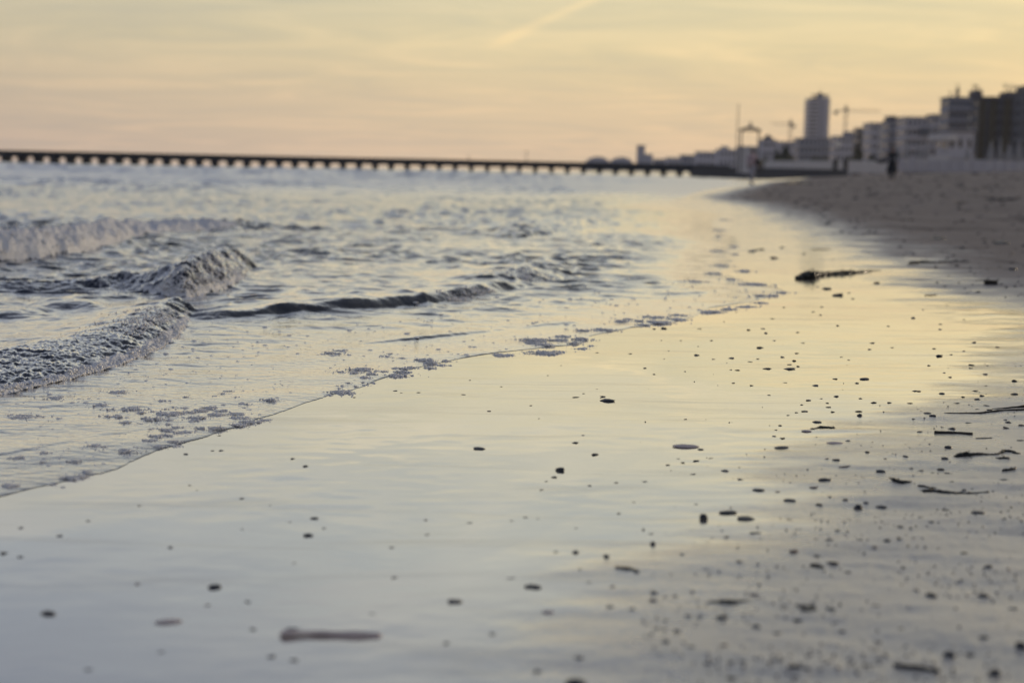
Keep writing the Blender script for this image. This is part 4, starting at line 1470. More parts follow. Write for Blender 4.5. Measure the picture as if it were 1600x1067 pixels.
def weed(label, px, rad_px, seed, wisps=14, wl=10):
    """tangled seaweed: lumpy core along picked points with loose ribbons"""
    rg = np.random.default_rng(seed)
    pts = grounds(px)
    c = Vector(pts[0])
    pm = FPX / math.hypot(c.x, c.y)
    root = empty("seaweed_clump", c, label, "seaweed")
    core = MB()
    for q in range(5):
        line, rr = [], []
        for i in range(len(pts) - 1):
            for k in range(6):
                t = k / 6
                r = (rad_px[i] * (1 - t) + rad_px[i + 1] * t) / pm
                p = Vector(pts[i]) * (1 - t) + Vector(pts[i + 1]) * t - c
                p += Vector((rg.normal() * r * .4, rg.normal() * r * .6, r * rg.uniform(.1, .8)))
                line.append(p)
                rr.append(max(r * rg.uniform(.25, .75), .4 / pm))
        if len(line) > 2:
            core.tube(line, rr, 7)
    core.build("core", M_WEED, root, True)
    wp = MB()
    for _ in range(wisps):
        i = rg.integers(len(pts) - 1)
        t = rg.uniform()
        r = (rad_px[i] * (1 - t) + rad_px[i + 1] * t) / pm
        p = Vector(pts[i]) * (1 - t) + Vector(pts[i + 1]) * t - c + Vector((0, 0, r * rg.uniform(.3, 1.3)))
        d = Vector((rg.normal(), rg.normal(), 0)).normalized()
        L = wl / pm * rg.uniform(.4, 1.3)
        wp.tube([p, p + d * L * .5 + Vector((0, 0, r * rg.uniform(0, .7))), p + d * L + Vector((0, 0, -p.z * .9))], [.9 / pm, .8 / pm, .25 / pm], 4)
    tag(wp.build("wisps", M_WEED, root, True), kind="stuff")
    return root


weed("big black seaweed clump with a long tail on the bright wet sand", [(1247, 436), (1256, 435), (1268, 434), (1280, 431), (1300, 429), (1320, 428), (1345, 426), (1361, 424)], [4, 7.5, 8, 5, 4, 4, 3.2, 2], 1, 26, 12)
strand("reed", "thin stem sticking out of the big seaweed clump's tail", "stem", [(1358, 423.5), (1368, 423), (1377, 423)], [.9, .7, .4], M_WOOD, .1, 5, 11)
weed("thin black seaweed strand at the edge of the bright wet sand, upper right", [(1419, 414), (1426, 413), (1436, 411.5), (1452, 411), (1468, 410.5), (1480, 409.5), (1500, 409), (1518, 409.5)], [1.2, 4, 3.2, 2.2, 1, 1.6, 1.8, 1], 2, 14, 8)
weed("black seaweed strand with a knot at its left end, right side", [(1493, 714), (1505, 712), (1520, 711), (1535, 710), (1555, 710), (1568, 706), (1580, 706), (1592, 709)], [2.5, 4.5, 3, 1.5, 1, 2.6, 2.8, 1.2], 3, 16, 10)
weed("dark blurred seaweed strand below the knotted one, right side", [(1443, 769), (1456, 767), (1470, 769), (1490, 770), (1515, 771), (1548, 769)], [2, 3, 3.2, 2, 1.6, 1.5], 4, 14, 12)
weed("short faint seaweed wisp above the blurred strand, right side", [(1434, 759), (1448, 761), (1462, 763)], [1, 1.5, .8], 5, 6, 8)
weed("ragged black seaweed scrap right of the bright-ended pebble", [(1390, 745), (1396, 750), (1408, 753), (1424, 753)], [1.6, 2.6, 3.2, 1.5], 6, 8, 6)
weed("flat seaweed wisp above the pinkish ribbed shell", [(1270, 671), (1282, 668), (1292, 668), (1307, 669)], [.8, 2.2, 2, .7], 7, 6, 5)
weed("blurred knot of seaweed and grit on the drained sand, lower centre right", [(1106, 940), (1125, 940), (1138, 941), (1150, 939), (1175, 938)], [1.2, 2, 4, 2, 1], 8, 10, 14)
weed("blurred bit of weed on the drained sand below the blurred knot", [(1245, 946), (1262, 948), (1276, 949)], [1, 3, 2.2], 9, 5, 10)
weed("thin dark seaweed line near the right edge under the knotted strand", [(1556, 717), (1568, 716), (1577, 718)], [.8, 2, 1.4], 10, 6, 6)
weed("small scrap of weed below the right end of the knotted strand", [(1566, 735), (1576, 734), (1590, 731)], [1.6, 2.2, .8], 12, 5, 6)
weed("dark scrap of weed on far wet sand beside the water's lobes", [(1170, 393), (1180, 391), (1198, 390)], [.8, 1.2, .6], 13, 5, 6)
weed("dark line of weed on the dry sand far up the beach", [(1228, 288), (1248, 287), (1270, 287)], [1, 2.4, 1], 14, 6, 8)
weed("blurred dark weed patch on dry sand near the right edge, far up", [(1538, 312), (1560, 311.5), (1592, 311.5)], [1.5, 2.5, 1.5], 15, 6, 8)

# block of driftwood
x, y, z = ground(1548, 445)
pm = FPX / y
blk = MB()
w_, h_ = 20 / pm, 7.5 / pm
blk.box(-w_ / 2, w_ / 2, -w_ * .3, w_ * .3, 0, h_)
me = blk.mesh("driftwood_block", M_WOOD)
bm = bmesh.new(); bm.from_mesh(me)
bmesh.ops.bevel(bm, geom=bm.edges[:], offset=h_ * .14, segments=2, affect='EDGES')
bmesh.ops.subdivide_edges(bm, edges=bm.edges[:], cuts=1)
for v_ in bm.verts:
    v_.co += Vector((random.uniform(-1, 1), random.uniform(-1, 1), random.uniform(-1, 1))) * h_ * .05
    v_.co.z *= 1 - .18 * (v_.co.x / w_)
bm.to_mesh(me); bm.free()
o = link("driftwood_block", me)
o.location = (x, y, z - h_ * .05)
o.rotation_euler = (0, 0, -.15)
tag(o, "small dark block of driftwood near the right edge, far up the wet sand", "driftwood")

# long razor shell in the foreground
xa, ya, za = ground(437, 994)
xb, yb, zb = ground(597, 992)
L = math.hypot(xb - xa, yb - ya)
pm = FPX / ya
mb = MB()
nl = 26
pts, rr = [], []
for i in range(nl + 1):
    t = i / nl
    r = 6.2 / pm * min(1, (t / .05 + .35), ((1 - t) / .04 + .4)) * (1 + .16 * math.sin(7.5 * t + 2.2) + .07 * math.sin(19 * t))
    pts.append((t * L, .0016 * math.sin(5 * t), r * .55 + .0005 * math.sin(6 * t)))
    rr.append(r)
mb.tube(pts, rr, 14, squash=.72)
o = mb.build("razor_shell", M_SHELL, None, True)
o.location = (xa, ya, min(za, zb) + .0006)
o.rotation_euler = (0, 0, math.atan2(yb - ya, xb - xa))
tag(o, "long pale razor shell lying flat in the blurred foreground", "shell")

# small pebbles and fragments, read off the photograph
SMALL = []


def z_add(pts, u0, v0, sc, size=5.0):
    for p in pts:
        s_ = p[2] if len(p) > 2 else size
        SMALL.append((u0 + p[0] / sc, v0 + p[1] / sc, s_))


z_add([(70, 125), (150, 118), (165, 142), (340, 138), (212, 184), (368, 196), (135, 222, 8), (340, 254), (258, 275, 7), (120, 285), (77, 301), (325, 296, 6),
       (300, 315, 7), (345, 327), (175, 336, 11), (295, 336, 14), (5, 348), (88, 432, 6), (183, 486), (272, 417, 4), (438, 432, 8), (550, 394, 8), (670, 420, 6),
       (555, 493, 7), (403, 513, 8), (365, 540), (472, 505), (505, 530), (513, 551, 8), (385, 573, 10), (335, 583), (290, 598), (540, 579, 7), (678, 576, 7),
       (690, 505), (762, 528, 6), (853, 527, 7), (965, 530, 8), (247, 655, 6), (222, 679), (213, 715, 6), (257, 724, 8), (620, 738, 7), (727, 800, 8), (502, 837, 7),
       (557, 840, 11), (605, 878, 11), (235, 1020, 8), (430, 998, 11), (525, 1050, 8), (303, 1062, 16), (983, 58, 6), (1135, 92), (1135, 122), (753, 195, 8), (868, 222),
       (742, 233), (1100, 229), (1127, 266, 10), (1193, 261), (1320, 195), (1455, 220), (1265, 243, 4), (587, 275, 4), (628, 292, 4), (1312, 317, 9), (1307, 338),
       (1073, 322), (1395, 323), (1383, 370, 6), (1155, 362), (1187, 387), (1550, 408, 8), (1390, 432), (1323, 461, 7), (1147, 478, 9), (1367, 490, 7), (1018, 464, 6),
       (990, 462, 7), (1262, 497), (1340, 510, 8), (1222, 530, 7), (1390, 543, 7), (1340, 563, 6), (1407, 566, 9), (1018, 690, 6), (988, 617), (1497, 623, 5),
       (1510, 633, 8), (1500, 665, 9), (1585, 652, 9), (1160, 838, 11), (1135, 892, 10), (1177, 917, 7), (1092, 915, 6), (1028, 902, 6), (973, 890, 6), (945, 823, 9),
       (828, 838, 5), (1495, 948, 8), (1200, 968, 7), (1268, 1010, 8), (1290, 638, 5), (1200, 667, 10), (1470, 840, 8), (1580, 735, 10)], 1150, 480, 3.556)
z_add([(1030, 107), (1078, 103, 9), (1254, 106), (745, 226, 4), (910, 231, 5), (1245, 237, 8), (1328, 258), (1418, 252, 8), (1510, 270), (1438, 313), (1413, 312, 4),
       (983, 303), (1030, 334, 4), (1425, 377), (778, 444, 8), (642, 447, 7), (678, 430, 4), (205, 518, 5), (415, 490, 4), (78, 435, 5), (265, 395, 4), (1190, 558, 5),
       (675, 638, 5), (637, 674, 8), (733, 732, 11), (533, 845, 8), (490, 868, 5), (467, 910, 6), (840, 874, 6), (708, 890, 6), (985, 868, 7), (1101, 786, 7),
       (1172, 775, 6), (1240, 766, 7), (1316, 752, 6), (1382, 814, 10), (1226, 831, 6), (1148, 755, 5), (1460, 857, 9), (500, 340, 3), (565, 290, 3), (1080, 258, 3),
       (1185, 320, 3), (1103, 217, 3), (745, 408, 3), (455, 555, 3), (1068, 165, 3), (1165, 166, 3), (1316, 166, 4), (1252, 195, 3)], 700, 480, 3.2)
z_add([(105, 115, 6), (320, 105, 6), (388, 88, 6), (450, 95, 4), (855, 68, 7), (930, 12, 5), (1240, 22, 6), (1395, 182, 9), (1018, 168, 7), (540, 258, 8), (310, 390, 9),
       (820, 432, 9), (818, 530, 13), (917, 544, 10), (1030, 460, 11), (1027, 502, 12), (1085, 484, 10), (1142, 480, 11), (1225, 458, 9), (1170, 273, 8), (1450, 307, 10),
       (1295, 348, 7), (1450, 384, 7), (1520, 473, 11), (1198, 578, 11), (1265, 580, 9), (1083, 598, 8), (1140, 650, 12), (1045, 640, 9), (1370, 583, 16), (1540, 632, 13),
       (1213, 733, 12), (1085, 710, 12), (655, 780, 14), (450, 850, 16), (225, 668, 11), (1475, 805, 13), (1415, 805, 12), (1415, 885, 13), (1300, 815, 10), (1375, 725, 11),
       (660, 345, 6), (705, 410, 6), (990, 680, 7), (640, 143, 4), (1300, 212, 4), (1232, 215, 4), (1320, 190, 5)], 700, 780, 3.2)
z_add([(660, 143, 6), (488, 110, 5), (1167, 100, 6), (1385, 114, 5), (1177, 174, 7), (1000, 235, 9), (512, 315, 5), (1015, 387, 8), (275, 508, 8), (305, 645, 11),
       (500, 640, 12), (895, 567, 7), (1500, 667, 10), (1272, 717, 10), (393, 783, 13), (503, 797, 14), (250, 148, 4), (390, 28, 4), (75, 525, 8)], 300, 780, 3.2)
z_add([(115, 330, 9), (345, 208, 9), (512, 122, 7), (118, 165, 7), (810, 33, 6), (985, 277, 7), (800, 487, 8), (512, 983, 12), (945, 880, 8), (25, 305, 12)], 0, 780, 3.7175)
z_add([(515, 55, 9), (590, 68, 9), (705, 82, 8), (1062, 193, 8), (1145, 123, 10), (450, 92, 10), (290, 172, 8), (105, 247, 13), (552, 235, 8), (505, 288, 8), (437, 282, 8),
       (887, 215, 10), (888, 277, 9), (820, 290, 11), (750, 327, 9), (317, 345, 14), (440, 365, 10), (525, 405, 15), (435, 420, 20), (610, 455, 10), (910, 438, 8), (1240, 360, 10),
       (1370, 435, 13), (85, 583, 16), (395, 655, 26), (515, 658, 14), (225, 785, 13), (345, 720, 14), (575, 782, 10), (895, 765, 9), (775, 835, 14), (1345, 812, 14),
       (325, 975, 18), (385, 985, 10), (240, 940, 9), (40, 945, 18), (730, 965, 10), (1100, 330, 6), (1180, 465, 6), (980, 560, 8), (770, 640, 8), (1500, 660, 9), (1280, 905, 14)], 1150, 760, 3.4756)
z_add([(930, 412, 7), (1062, 394, 6), (1107, 394, 8), (1465, 434, 7), (1527, 472, 8), (1095, 319, 5), (948, 567, 5), (1207, 632, 7), (693, 669, 7), (985, 595, 3)], 0, 580, 3.2)
z_add([(847, 613, 5), (873, 622, 4), (942, 620, 6), (677, 641, 4), (1132, 628, 4), (1238, 698, 5), (1287, 596, 3), (1158, 570, 3), (1483, 549, 3), (1412, 675, 4)], 300, 380, 2.667)
z_add([(465, 325, 12), (590, 310, 7), (685, 335, 7), (560, 352, 12), (803, 360, 5), (1435, 290, 8), (1510, 293, 8), (1550, 335, 7), (740, 473, 6), (822, 507, 12),
       (890, 523, 6), (725, 578, 5), (752, 592, 4), (600, 560, 4), (550, 607, 4), (513, 648, 5), (97, 646, 9), (245, 648, 5), (450, 655, 5), (1137, 603, 5), (1250, 628, 4),
       (1250, 652, 4), (1033, 638, 4), (823, 636, 4), (870, 500, 4), (757, 558, 4), (985, 457, 9), (1065, 345, 4), (1350, 610, 3), (1280, 550, 3), (1180, 570, 3), (400, 580, 3), (350, 620, 3)], 1000, 270, 2.667)
ZONES = [
    (lambda u, v: v < 480, "tiny dark fragment on the far wet sand around the big seaweed clump", "far fragments by the seaweed clump"),
    (lambda u, v: u < 480 and v < 800, "tiny dark pebble on smooth wet sand just below the left foam edge", "pebbles below the left foam edge"),
    (lambda u, v: u < 700 and v < 700, "tiny dark pebble just below the water's edge, left of centre", "pebbles below the water's edge"),
    (lambda u, v: v < 600 and u < 1150, "tiny dark pebble on bright smooth wet sand above the largest oval pebble", "pebbles above the largest oval pebble"),
    (lambda u, v: v < 600 and u >= 1150, "small dark pebble on bright wet sand in the upper part of the right-hand scatter", "upper right-hand scatter"),
    (lambda u, v: u < 1150 and v < 800, "small dark pebble on smooth wet sand around the central oval pebbles", "pebbles around the central ovals"),
    (lambda u, v: u < 700, "faint blurred pebble in the left foreground wet sand", "left foreground pebbles"),
    (lambda u, v: u < 1150 and v >= 800, "blurred small pebble in the middle foreground", "middle foreground pebbles"),
    (lambda u, v: v < 690, "small dark pebble in the right-hand scatter around the pinkish shell", "right-hand scatter"),
    (lambda u, v: v < 800, "dark grit and pebble bit among the seaweed strands at the right", "grit among the seaweed strands"),
    (lambda u, v: True, "blurred dark bit on the drained rippled sand, lower right", "bits on the drained sand"),
]
LAND = [(949, 624, "the largest black oval pebble"), (748, 699, "the lone black oval pebble"), (875, 732, "the black teardrop pebble"),
        (1071, 695, "the grey flat shell"), (485, 822, "the left foreground black ovals"), (335, 914, "the pebble above the pale shell"),
        (263, 967, "the pale pinkish shell"), (517, 992, "the long razor shell"), (834, 914, "the middle foreground dark oval"),
        (1099, 806, "the upright black drop stone"), (1020, 847, "the round black dot-like pebble"), (899, 1062, "the black stone at the bottom edge"),
        (1221, 697, "the dark mussel-like shell"), (1304, 690, "the pinkish ribbed shell"), (1350, 591, "the grey pebble atop the scatter"),
        (1288, 748, "the bright-ended black pebble"), (1490, 677, "the straight dark stick"), (1453, 646, "the two touching dark shells"),
        (1540, 710, "the knotted seaweed strand"), (1490, 769, "the blurred lower seaweed strand"), (1341, 789, "the tall black lump"),
        (1138, 940, "the blurred knot of seaweed"), (1430, 1045, "the blurred thick stick"), (1455, 928, "the stone under the sand ridge"),
        (1290, 430, "the big seaweed clump"), (1465, 411, "the thin seaweed strand"), (1548, 442, "the block of driftwood"),
        (1585, 614, "the dark shell at the right edge"), (330, 645, "the large foam raft"), (620, 578, "the double foam clump"), (1180, 470, "the rightmost tongue of water")]
ORD = ["nearest", "second nearest", "third nearest", "fourth nearest", "fifth nearest", "sixth nearest", "seventh nearest", "eighth nearest", "ninth nearest", "tenth nearest", "eleventh nearest", "twelfth nearest", "thirteenth nearest", "fourteenth nearest"]
DIRS = ["right of", "upper right of", "above", "upper left of", "left of", "lower left of", "below", "lower right of"]
seen = [(b[2], b[3], b[4]) for b in BIG]
keep_small, buckets = [], {}
for u, v, s_ in SMALL:
    if any(abs(u - a) < max(3, w0 * .5) and abs(v - b) < 3 for a, b, w0 in seen):
        continue
    seen.append((u, v, s_))
    li = min(range(len(LAND)), key=lambda k: (LAND[k][0] - u) ** 2 + (2 * (LAND[k][1] - v)) ** 2)
    a = math.atan2(-(v - LAND[li][1]) * 1.6, u - LAND[li][0])
    di = int(round(a / (math.pi / 4))) % 8
    buckets.setdefault((li, di), []).append((math.hypot(u - LAND[li][0], v - LAND[li][1]), len(keep_small)))
    keep_small.append((u, v, s_, li, di))
rank = {}
for k_, lst in buckets.items():
    for r_, (_, idx) in enumerate(sorted(lst)):
        rank[idx] = (r_, len(lst))
gs = grounds([(u, v + s_ * .15) for u, v, s_, _, _ in keep_small])
for idx, (u, v, s_, li, di) in enumerate(keep_small):
    grp = next(g_ for f, _, g_ in ZONES if f(u, v))
    r_, tot = rank[idx]
    size = "tiny" if s_ < 6 else ("small" if s_ < 10 else "middling")
    look = "blurred" if v > 820 else "dark"
    where = ("%s one %s %s" % (ORD[r_] if r_ < 14 else "number %d from the inside" % (r_ + 1), DIRS[di], LAND[li][2])) if tot > 1 else "alone %s %s" % (DIRS[di], LAND[li][2])
    put("pebble", random.choice(TINY), gs[idx], s_ * 1.12, s_ * random.uniform(.36, .6), "%s %s pebble, %s" % (size, look, where), "pebble", grp)

# shell grit too small to pick apart
mb = MB()
rg = np.random.default_rng(12)
uv = np.stack([rg.uniform(1000, 1620, 3000), rg.uniform(560, 1080, 3000)], -1)
P_ = np.array([flat(a, b, .012) for a, b in uv])
fl_ = film_f(P_[:, 0], P_[:, 1])
cl_ = np.clip(.5 + 1.3 * perlin(P_[:, 0] * 7, P_[:, 1] * 9, 77), .08, 1)
P_ = P_[(rg.uniform(size=3000) > fl_ * .93) & (rg.uniform(size=3000) < cl_)][:1500]
Z_ = terrain_z(P_[:, 0], P_[:, 1])
for (x, y), z in zip(P_, Z_):
    s_ = rg.uniform(.0006, .0022)
    i = len(mb.v)
    k = 5
    ph = rg.uniform(0, 6)
    for j in range(k):
        a = ph + 2 * math.pi * j / k
        mb.v.append((x + s_ * math.cos(a) * rg.uniform(.7, 1.2), y + s_ * math.sin(a) * rg.uniform(.7, 1.2), z - .0004))
    mb.v.append((x, y, z + s_ * rg.uniform(.5, 1.0)))
    for j in range(k):
        mb.f.append((i + j, i + (j + 1) % k, i + k))
o = mb.build("shell_grit", mat_plain("shell_grit", (.10, .09, .085), .4, .8, 900))
tag(o, "fine shell grit sprinkled over the drained sand at the right", "grit", kind='stuff')

# ------------------------------------------------------------------ foam
m_, T = new_mat("sea_foam")
pos = T.n('ShaderNodeNewGeometry').outputs['Position']
vr = T.n('ShaderNodeTexVoronoi', {'Vector': pos, 'Scale': 420.0})
bf = T.n('ShaderNodeBump', {'Height': vr.outputs['Distance'], 'Strength': .5, 'Distance': .002})
p_ = T.n('ShaderNodeBsdfPrincipled', {'Base Color': (.82, .81, .81, 1), 'Roughness': .25, 'Specular IOR Level': .6, 'Normal': bf.outputs[0]})
T.n('ShaderNodeOutputMaterial', {0: p_.outputs[0]})
M_FOAM = m_

# one bubble: a dome of 33 faces
bn = 8
bub_v = [(math.cos(2 * math.pi * j / bn) * math.sin(t), math.sin(2 * math.pi * j / bn) * math.sin(t), math.cos(t)) for t in (1.75, 1.15, .55) for j in range(bn)] + [(0, 0, 1)]
bub_f3 = []
for i in range(2):
    for j in range(bn):
        a, b, c, d = i * bn + j, i * bn + (j + 1) % bn, (i + 1) * bn + (j + 1) % bn, (i + 1) * bn + j
        bub_f3 += [(a, b, c), (a, c, d)]
bub_f3 += [(2 * bn + j, 2 * bn + (j + 1) % bn, 3 * bn) for j in range(bn)]
BV = np.array(bub_v)
BF = np.array(bub_f3)


def bubbles(name, C, R, mat, extra=None):
    """one mesh of many bubble domes: centres C (n,3), radii R (n,)"""
    n = len(C)
    V = (BV[None] * R[:, None, None] + C[:, None]).reshape(-1, 3)
    F = (BF[None] + (np.arange(n) * len(BV))[:, None, None]).reshape(-1, 3)
    if extra is not None:
        EV, EF = extra
        F = np.concatenate([F, np.asarray(EF) + len(V)])
        V = np.concatenate([V, np.asarray(EV)])
    me = bpy.data.meshes.new(name)
    me.vertices.add(len(V))
    me.vertices.foreach_set('co', V.astype(np.float32).ravel())
    me.loops.add(F.size)
    me.loops.foreach_set('vertex_index', F.astype(np.int32).ravel())
    me.polygons.add(len(F))
    me.polygons.foreach_set('loop_start', np.arange(0, F.size, 3, dtype=np.int32))
    me.polygons.foreach_set('use_smooth', np.ones(len(F), bool))
    me.update(calc_edges=True)
    me.materials.append(mat)
    return link(name, me)


def foam_patch(label, lumps, u0=0, v0=0, sc=1.0, seed=0):
    rg = np.random.default_rng(seed)
    Cs, Rs, EV, EF = [], [], [], []
    PX = np.array([flat(u0 + a / sc, v0 + b / sc + d_ / sc * .2, .006) for a, b, c, d_ in lumps])
    ZW = np.maximum(water(PX[:, 0], PX[:, 1])[0], terrain_z(PX[:, 0], PX[:, 1])) - .0005
    for q_, (lx, ly, lw, lh) in enumerate(lumps):
        u, v, wpx, hpx = u0 + lx / sc, v0 + ly / sc, lw / sc, lh / sc
        x, y = flat(u, v + hpx * .2, .006)
        pm = FPX / y
        zw = float(ZW[q_])
        a, b, hz = wpx / pm / 2, wpx / pm * rg.uniform(.30, .46), max(hpx * .42 / pm, .0016)
        hz = min(hz, a * .55)
        rot = rg.uniform(-.3, .5)
        cr, sr = math.cos(rot), math.sin(rot)
        br = np.clip(.0012 * (y / 2.3), .0010, .0032)
        n = int(np.clip(a * b * math.pi / (br * br * 2.6) * 1.9, 14, 900))
        q = np.sqrt(rg.uniform(0, 1, n)) * (1 + .22 * rg.normal(size=n))
        an = rg.uniform(0, 2 * math.pi, n)
        wob_ = 1 + .30 * np.sin(3 * an + lx) + .2 * np.sin(5 * an + ly)
        lx_, ly_ = a * q * np.cos(an) * wob_, b * q * np.sin(an) * wob_
        hole = perlin((x + lx_) * 95, (y + ly_) * 70, seed) + .5 * perlin((x + lx_) * 260, (y + ly_) * 200, seed + 3)
        ok = hole > -.22 + .55 * np.clip(q - .6, 0, 1)
        hh = hz * np.sqrt(np.clip(1 - q * q, .01, 1)) * rg.uniform(.35, 1.0, n)
        C = np.stack([x + lx_ * cr - ly_ * sr, y + lx_ * sr + ly_ * cr, zw + hh], -1)[ok]
        k2 = int(10 + 14 * rg.uniform())
        q2 = rg.uniform(1.0, 2.4, k2)
        a2 = rg.uniform(0, 2 * math.pi, k2)
        C = np.concatenate([C, np.stack([x + a * q2 * np.cos(a2), y + b * q2 * np.sin(a2), np.full(k2, zw)], -1)])
        Cs.append(C)
        Rs.append(br * .55 * rg.uniform(.7, 1.4, len(C)) * (1 + 1.6 * rg.uniform(size=len(C)) ** 6))
        # low wet dome underneath
        i0 = len(EV)
        for t in (0, .45, .8):
            for j in range(12):
                th = 2 * math.pi * j / 12
                k_ = .62 * math.cos(t * math.pi / 2) * (1 + .25 * math.sin(3 * th + lx) + .18 * math.sin(5 * th + ly))
                ex, ey = a * k_ * math.cos(th), b * k_ * math.sin(th)
                EV.append((x + ex * cr - ey * sr, y + ex * sr + ey * cr, zw + hz * .6 * math.sin(t * math.pi / 2)))
        EV.append((x, y, zw + hz * .62))
        for i in range(2):
            for j in range(12):
                p0, p1 = i0 + i * 12 + j, i0 + i * 12 + (j + 1) % 12
                EF += [(p0, p1, p1 + 12), (p0, p1 + 12, p0 + 12)]
        EF += [(i0 + 24 + j, i0 + 24 + (j + 1) % 12, i0 + 36) for j in range(12)]
    o = bubbles("foam_patch", np.concatenate(Cs), np.concatenate(Rs), M_FOAM, (EV, EF))
    return tag(o, label, "foam", "foam patches on the water's edge", "stuff")


foam_patch("large raft of bubbly foam near the water's edge at the left",
           [(50, 235, 150, 30), (125, 275, 110, 40), (245, 330, 220, 70), (265, 258, 90, 25), (440, 280, 310, 45), (660, 262, 110, 35), (760, 240, 180, 45), (860, 212, 170, 40), (985, 240, 150, 35),
            (920, 285, 230, 35), (720, 315, 210, 45), (700, 345, 150, 30), (1150, 275, 200, 40), (1150, 318, 220, 30), (1270, 350, 260, 60), (1150, 385, 240, 45), (1420, 330, 160, 30), (900, 420, 220, 70),
            (760, 420, 140, 50), (400, 440, 180, 50), (560, 465, 220, 30), (300, 510, 180, 45), (400, 500, 180, 40), (220, 560, 180, 30), (470, 560, 110, 35), (420, 345, 100, 20), (410, 383, 100, 20),
            (250, 435, 80, 12), (510, 415, 120, 12), (315, 612, 110, 18), (485, 598, 90, 25), (90, 625, 90, 20)], 200, 600, 6.667, 1)
foam_patch("loose flecks of foam above the large raft at the left",
           [(385, 233, 60, 12), (470, 212, 50, 12), (585, 218, 60, 12), (500, 232, 40, 12), (350, 150, 80, 15), (600, 110, 50, 10), (900, 100, 25, 12), (1120, 110, 40, 25), (1050, 45, 70, 12), (980, 75, 60, 10), (1195, 175, 130, 15)], 200, 600, 6.667, 2)
foam_patch("small lone foam clump right of the large raft", [(1475, 130, 180, 55)], 200, 600, 6.667, 3)
foam_patch("double foam clump at the water's edge left of centre",
           [(470, 245, 260, 50), (390, 285, 160, 45), (650, 265, 160, 35), (580, 300, 130, 40), (510, 335, 130, 30), (880, 300, 320, 55), (900, 225, 200, 30), (930, 260, 220, 50), (1030, 215, 100, 12)], 500, 540, 7.273, 4)
foam_patch("rounded foam clump up and right of the double clump", [(1170, 135, 220, 40), (1260, 160, 200, 60), (1240, 215, 150, 40), (1380, 185, 100, 30), (1430, 138, 110, 25), (1475, 190, 40, 15)], 500, 540, 7.273, 5)
foam_patch("flat dark foam streak left below the double clump", [(230, 485, 360, 50), (90, 520, 90, 22), (300, 512, 140, 15)], 500, 540, 7.273, 6)
foam_patch("three tiny foam tufts between the flat streak and the double clump", [(500, 385, 70, 22), (600, 382, 80, 35), (510, 410, 70, 20), (395, 428, 60, 14), (310, 395, 60, 12), (250, 422, 70, 10), (215, 452, 50, 10)], 500, 540, 7.273, 7)
foam_patch("faint foam flecks above the double clump", [(230, 275, 80, 25), (100, 60, 130, 50), (190, 70, 120, 45), (250, 35, 160, 20), (820, 72, 50, 12), (790, 105, 100, 12), (930, 122, 50, 8)], 500, 540, 7.273, 8)
foam_patch("broad foam patch at the water's edge in the centre",
           [(100, 270, 250, 50), (70, 300, 160, 30), (180, 315, 200, 25), (300, 272, 180, 30), (440, 295, 140, 50), (500, 260, 180, 45), (330, 240, 160, 20), (200, 380, 330, 40), (520, 345, 110, 20), (600, 322, 70, 12), (-200, 400, 200, 25)], 820, 480, 5.714, 9)
foam_patch("short foam streak above the broad central patch", [(520, 188, 120, 35), (680, 180, 180, 35), (780, 182, 100, 15)], 820, 480, 5.714, 10)
foam_patch("long foam fringe at the water's edge right of the broad central patch",
           [(860, 105, 130, 35), (920, 88, 100, 20), (1030, 105, 90, 30), (1060, 138, 160, 22), (1180, 75, 180, 20), (1200, 115, 240, 35), (1330, 90, 140, 18), (1360, 50, 100, 22)], 820, 480, 5.714, 11)
foam_patch("foam fringe along the rightmost tongue of water",
           [(330, 980, 220, 35), (480, 960, 130, 25), (620, 940, 180, 15), (740, 850, 110, 25), (740, 905, 80, 25), (840, 845, 100, 25), (910, 820, 110, 25), (690, 755, 220, 35), (60, 1010, 130, 15), (60, 1045, 130, 15)], 1050, 300, 5.333, 12)
foam_patch("foam lobes along the far ragged edge of the water",
           [(520, 445, 90, 25), (520, 508, 60, 25), (380, 483, 130, 20), (420, 605, 120, 15), (610, 648, 110, 25), (350, 670, 160, 25), (490, 720, 90, 15), (390, 365, 60, 20), (400, 310, 120, 18), (440, 228, 110, 14), (200, 740, 150, 10)], 1050, 300, 5.333, 13)
foam_patch("scattered low foam blots in the lower left of the water",
           [(630, 380, 100, 30), (50, 548, 100, 20), (370, 505, 140, 35), (425, 480, 80, 25), (310, 552, 30, 15), (265, 540, 40, 12), (480, 360, 90, 15), (220, 395, 70, 8), (370, 428, 80, 22), (210, 435, 50, 12), (85, 415, 90, 15), (790, 358, 60, 10), (870, 332, 60, 22), (880, 350, 50, 10)], 0, 580, 3.2, 14)
foam_patch("low foam streaks just below the foamy wave rim at the left", [(590, 95, 100, 15), (500, 160, 80, 15), (640, 175, 150, 18), (575, 212, 100, 25), (630, 243, 70, 18), (280, 128, 100, 10), (120, 215, 160, 8)], 0, 580, 3.2, 15)

# bubbles carried by the breaking waves
rg = np.random.default_rng(21)
Cs, Rs = [], []


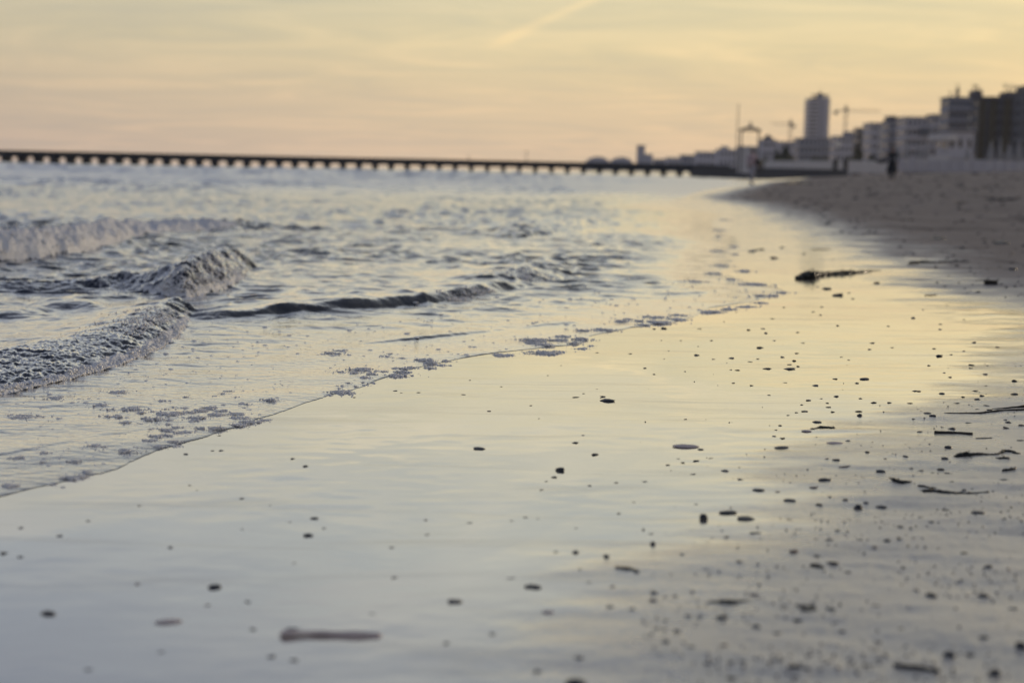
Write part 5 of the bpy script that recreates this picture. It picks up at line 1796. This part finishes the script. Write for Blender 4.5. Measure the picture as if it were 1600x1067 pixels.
def spread(px, along_jit, back, n, r0, r1, lift=.3):
    P = np.array(chaikin([flat(u, v) for u, v in px], 2))
    seg = np.hypot(*(P[1:] - P[:-1]).T)
    cum = np.concatenate([[0], np.cumsum(seg)])
    t = rg.uniform(0, cum[-1], n)
    i = np.clip(np.searchsorted(cum, t) - 1, 0, len(seg) - 1)
    f = (t - cum[i]) / seg[i]
    p = P[i] + (P[i + 1] - P[i]) * f[:, None]
    e = (P[i + 1] - P[i]) / seg[i][:, None]
    nrm = np.stack([-e[:, 1], e[:, 0]], -1)
    # gathered in lumps along the line
    lump = .5 + .5 * np.sin(t * 37 + 2 * np.sin(t * 11))
    s = np.abs(rg.normal(size=n)) * back * (.35 + .8 * lump) - along_jit
    q = p + nrm * s[:, None]
    z, _ = water(q[:, 0], q[:, 1])
    r = rg.uniform(r0, r1, n) * (1 + .8 * (rg.uniform(size=n) > .9))
    Cs.append(np.stack([q[:, 0], q[:, 1], z + r * lift * rg.uniform(.2, 1, n)], -1))
    Rs.append(r)


RIM = [(-120, 645), (-60, 632), (0, 618), (60, 607), (120, 593), (190, 573), (240, 552), (268, 535), (288, 514)]
spread(RIM, .004, .010, 3200, .0009, .0024, .5)
spread([(225, 545), (250, 530), (275, 518), (290, 507)], -.01, .06, 700, .0009, .0024, .4)
spread([(285, 475), (330, 467), (370, 450), (388, 436)], .0, .09, 900, .0012, .0034, .4)
spread([(240, 464), (285, 475)], .0, .04, 350, .0016, .004, .6)
spread([(-90, 419), (0, 413), (80, 409), (150, 396), (200, 380)], .01, .10, 700, .0018, .0045, .4)
spread([(700, 474), (740, 469), (775, 462)], .0, .025, 300, .0011, .0026, .4)
spread([(800, 447), (835, 446), (875, 440)], .0, .10, 200, .0015, .003)
o = bubbles("wave_foam", np.concatenate(Cs), np.concatenate(Rs), M_FOAM)
tag(o, "bubbly foam on the rims and crests of the breaking wavelets", "foam", kind='stuff')

# stray bubbles on the thin sheet of water
n = 800
u, v = rg.uniform(-40, 1200, 4000), rg.uniform(440, 760, 4000)
P = np.array([flat(a, b) for a, b in zip(u, v)])
d = shore_d(P[:, 0], P[:, 1])
ok = (d < -.01) & (d > -1.0)
P = P[ok][:n]
z, _ = water(P[:, 0], P[:, 1])
P, z = P[z < .012], z[z < .012]
r = rg.uniform(.0010, .0034, len(P)) * (P[:, 1] / 2.3) * rg.choice([.6, 1, 1, 1.6], len(P))
o = bubbles("stray_bubbles", np.stack([P[:, 0], P[:, 1], z / .28 - .0006], -1), r, M_FOAM)
o.scale = (1, 1, .28)
tag(o, "stray bubbles dotted over the thin sheet of water", "foam", kind='stuff')

# wrack bits on the dry upper beach
mb = MB()
rg = np.random.default_rng(33)
uv = np.stack([rg.uniform(1130, 1640, 900), 266 + 200 * rg.uniform(0, 1, 900) ** 1.6], -1)
wx, wy = cast(uv, terrain_z)
wz = terrain_z(wx, wy)
wf = film_f(wx, wy)
for x, y, z, f in zip(wx, wy, wz, wf):
    if f > .5 or y > 95:
        continue
    s_ = y / FPX * rg.uniform(1.0, 3.5)
    i = len(mb.v)
    ph = rg.uniform(0, 6)
    el_ = rg.uniform(1, 2.6)
    for j in range(6):
        a = ph + math.pi * j / 3
        mb.v.append((x + s_ * el_ * math.cos(a) * rg.uniform(.7, 1.2), y + s_ * math.sin(a) * rg.uniform(.7, 1.2), z - .003))
    mb.v.append((x, y, z + s_ * rg.uniform(.4, .9)))
    for j in range(6):
        mb.f.append((i + j, i + (j + 1) % 6, i + 6))
o = mb.build("wrack_bits", M_WEED)
tag(o, "dark bits of wrack strewn over the dry upper beach", "debris", kind='stuff')

# ------------------------------------------------------------------ evening haze
m_, T = new_mat("evening_haze")
pv = T.n('ShaderNodeVolumePrincipled', {'Color': (.80, .82, 1.0, 1), 'Density': HAZE, 'Anisotropy': .2})
T.n('ShaderNodeOutputMaterial', {'Volume': pv.outputs[0]})
hz = MB().box(-2600, 2600, -60, 2600, -8, 125).build("haze", m_)
tag(hz, kind='stuff')
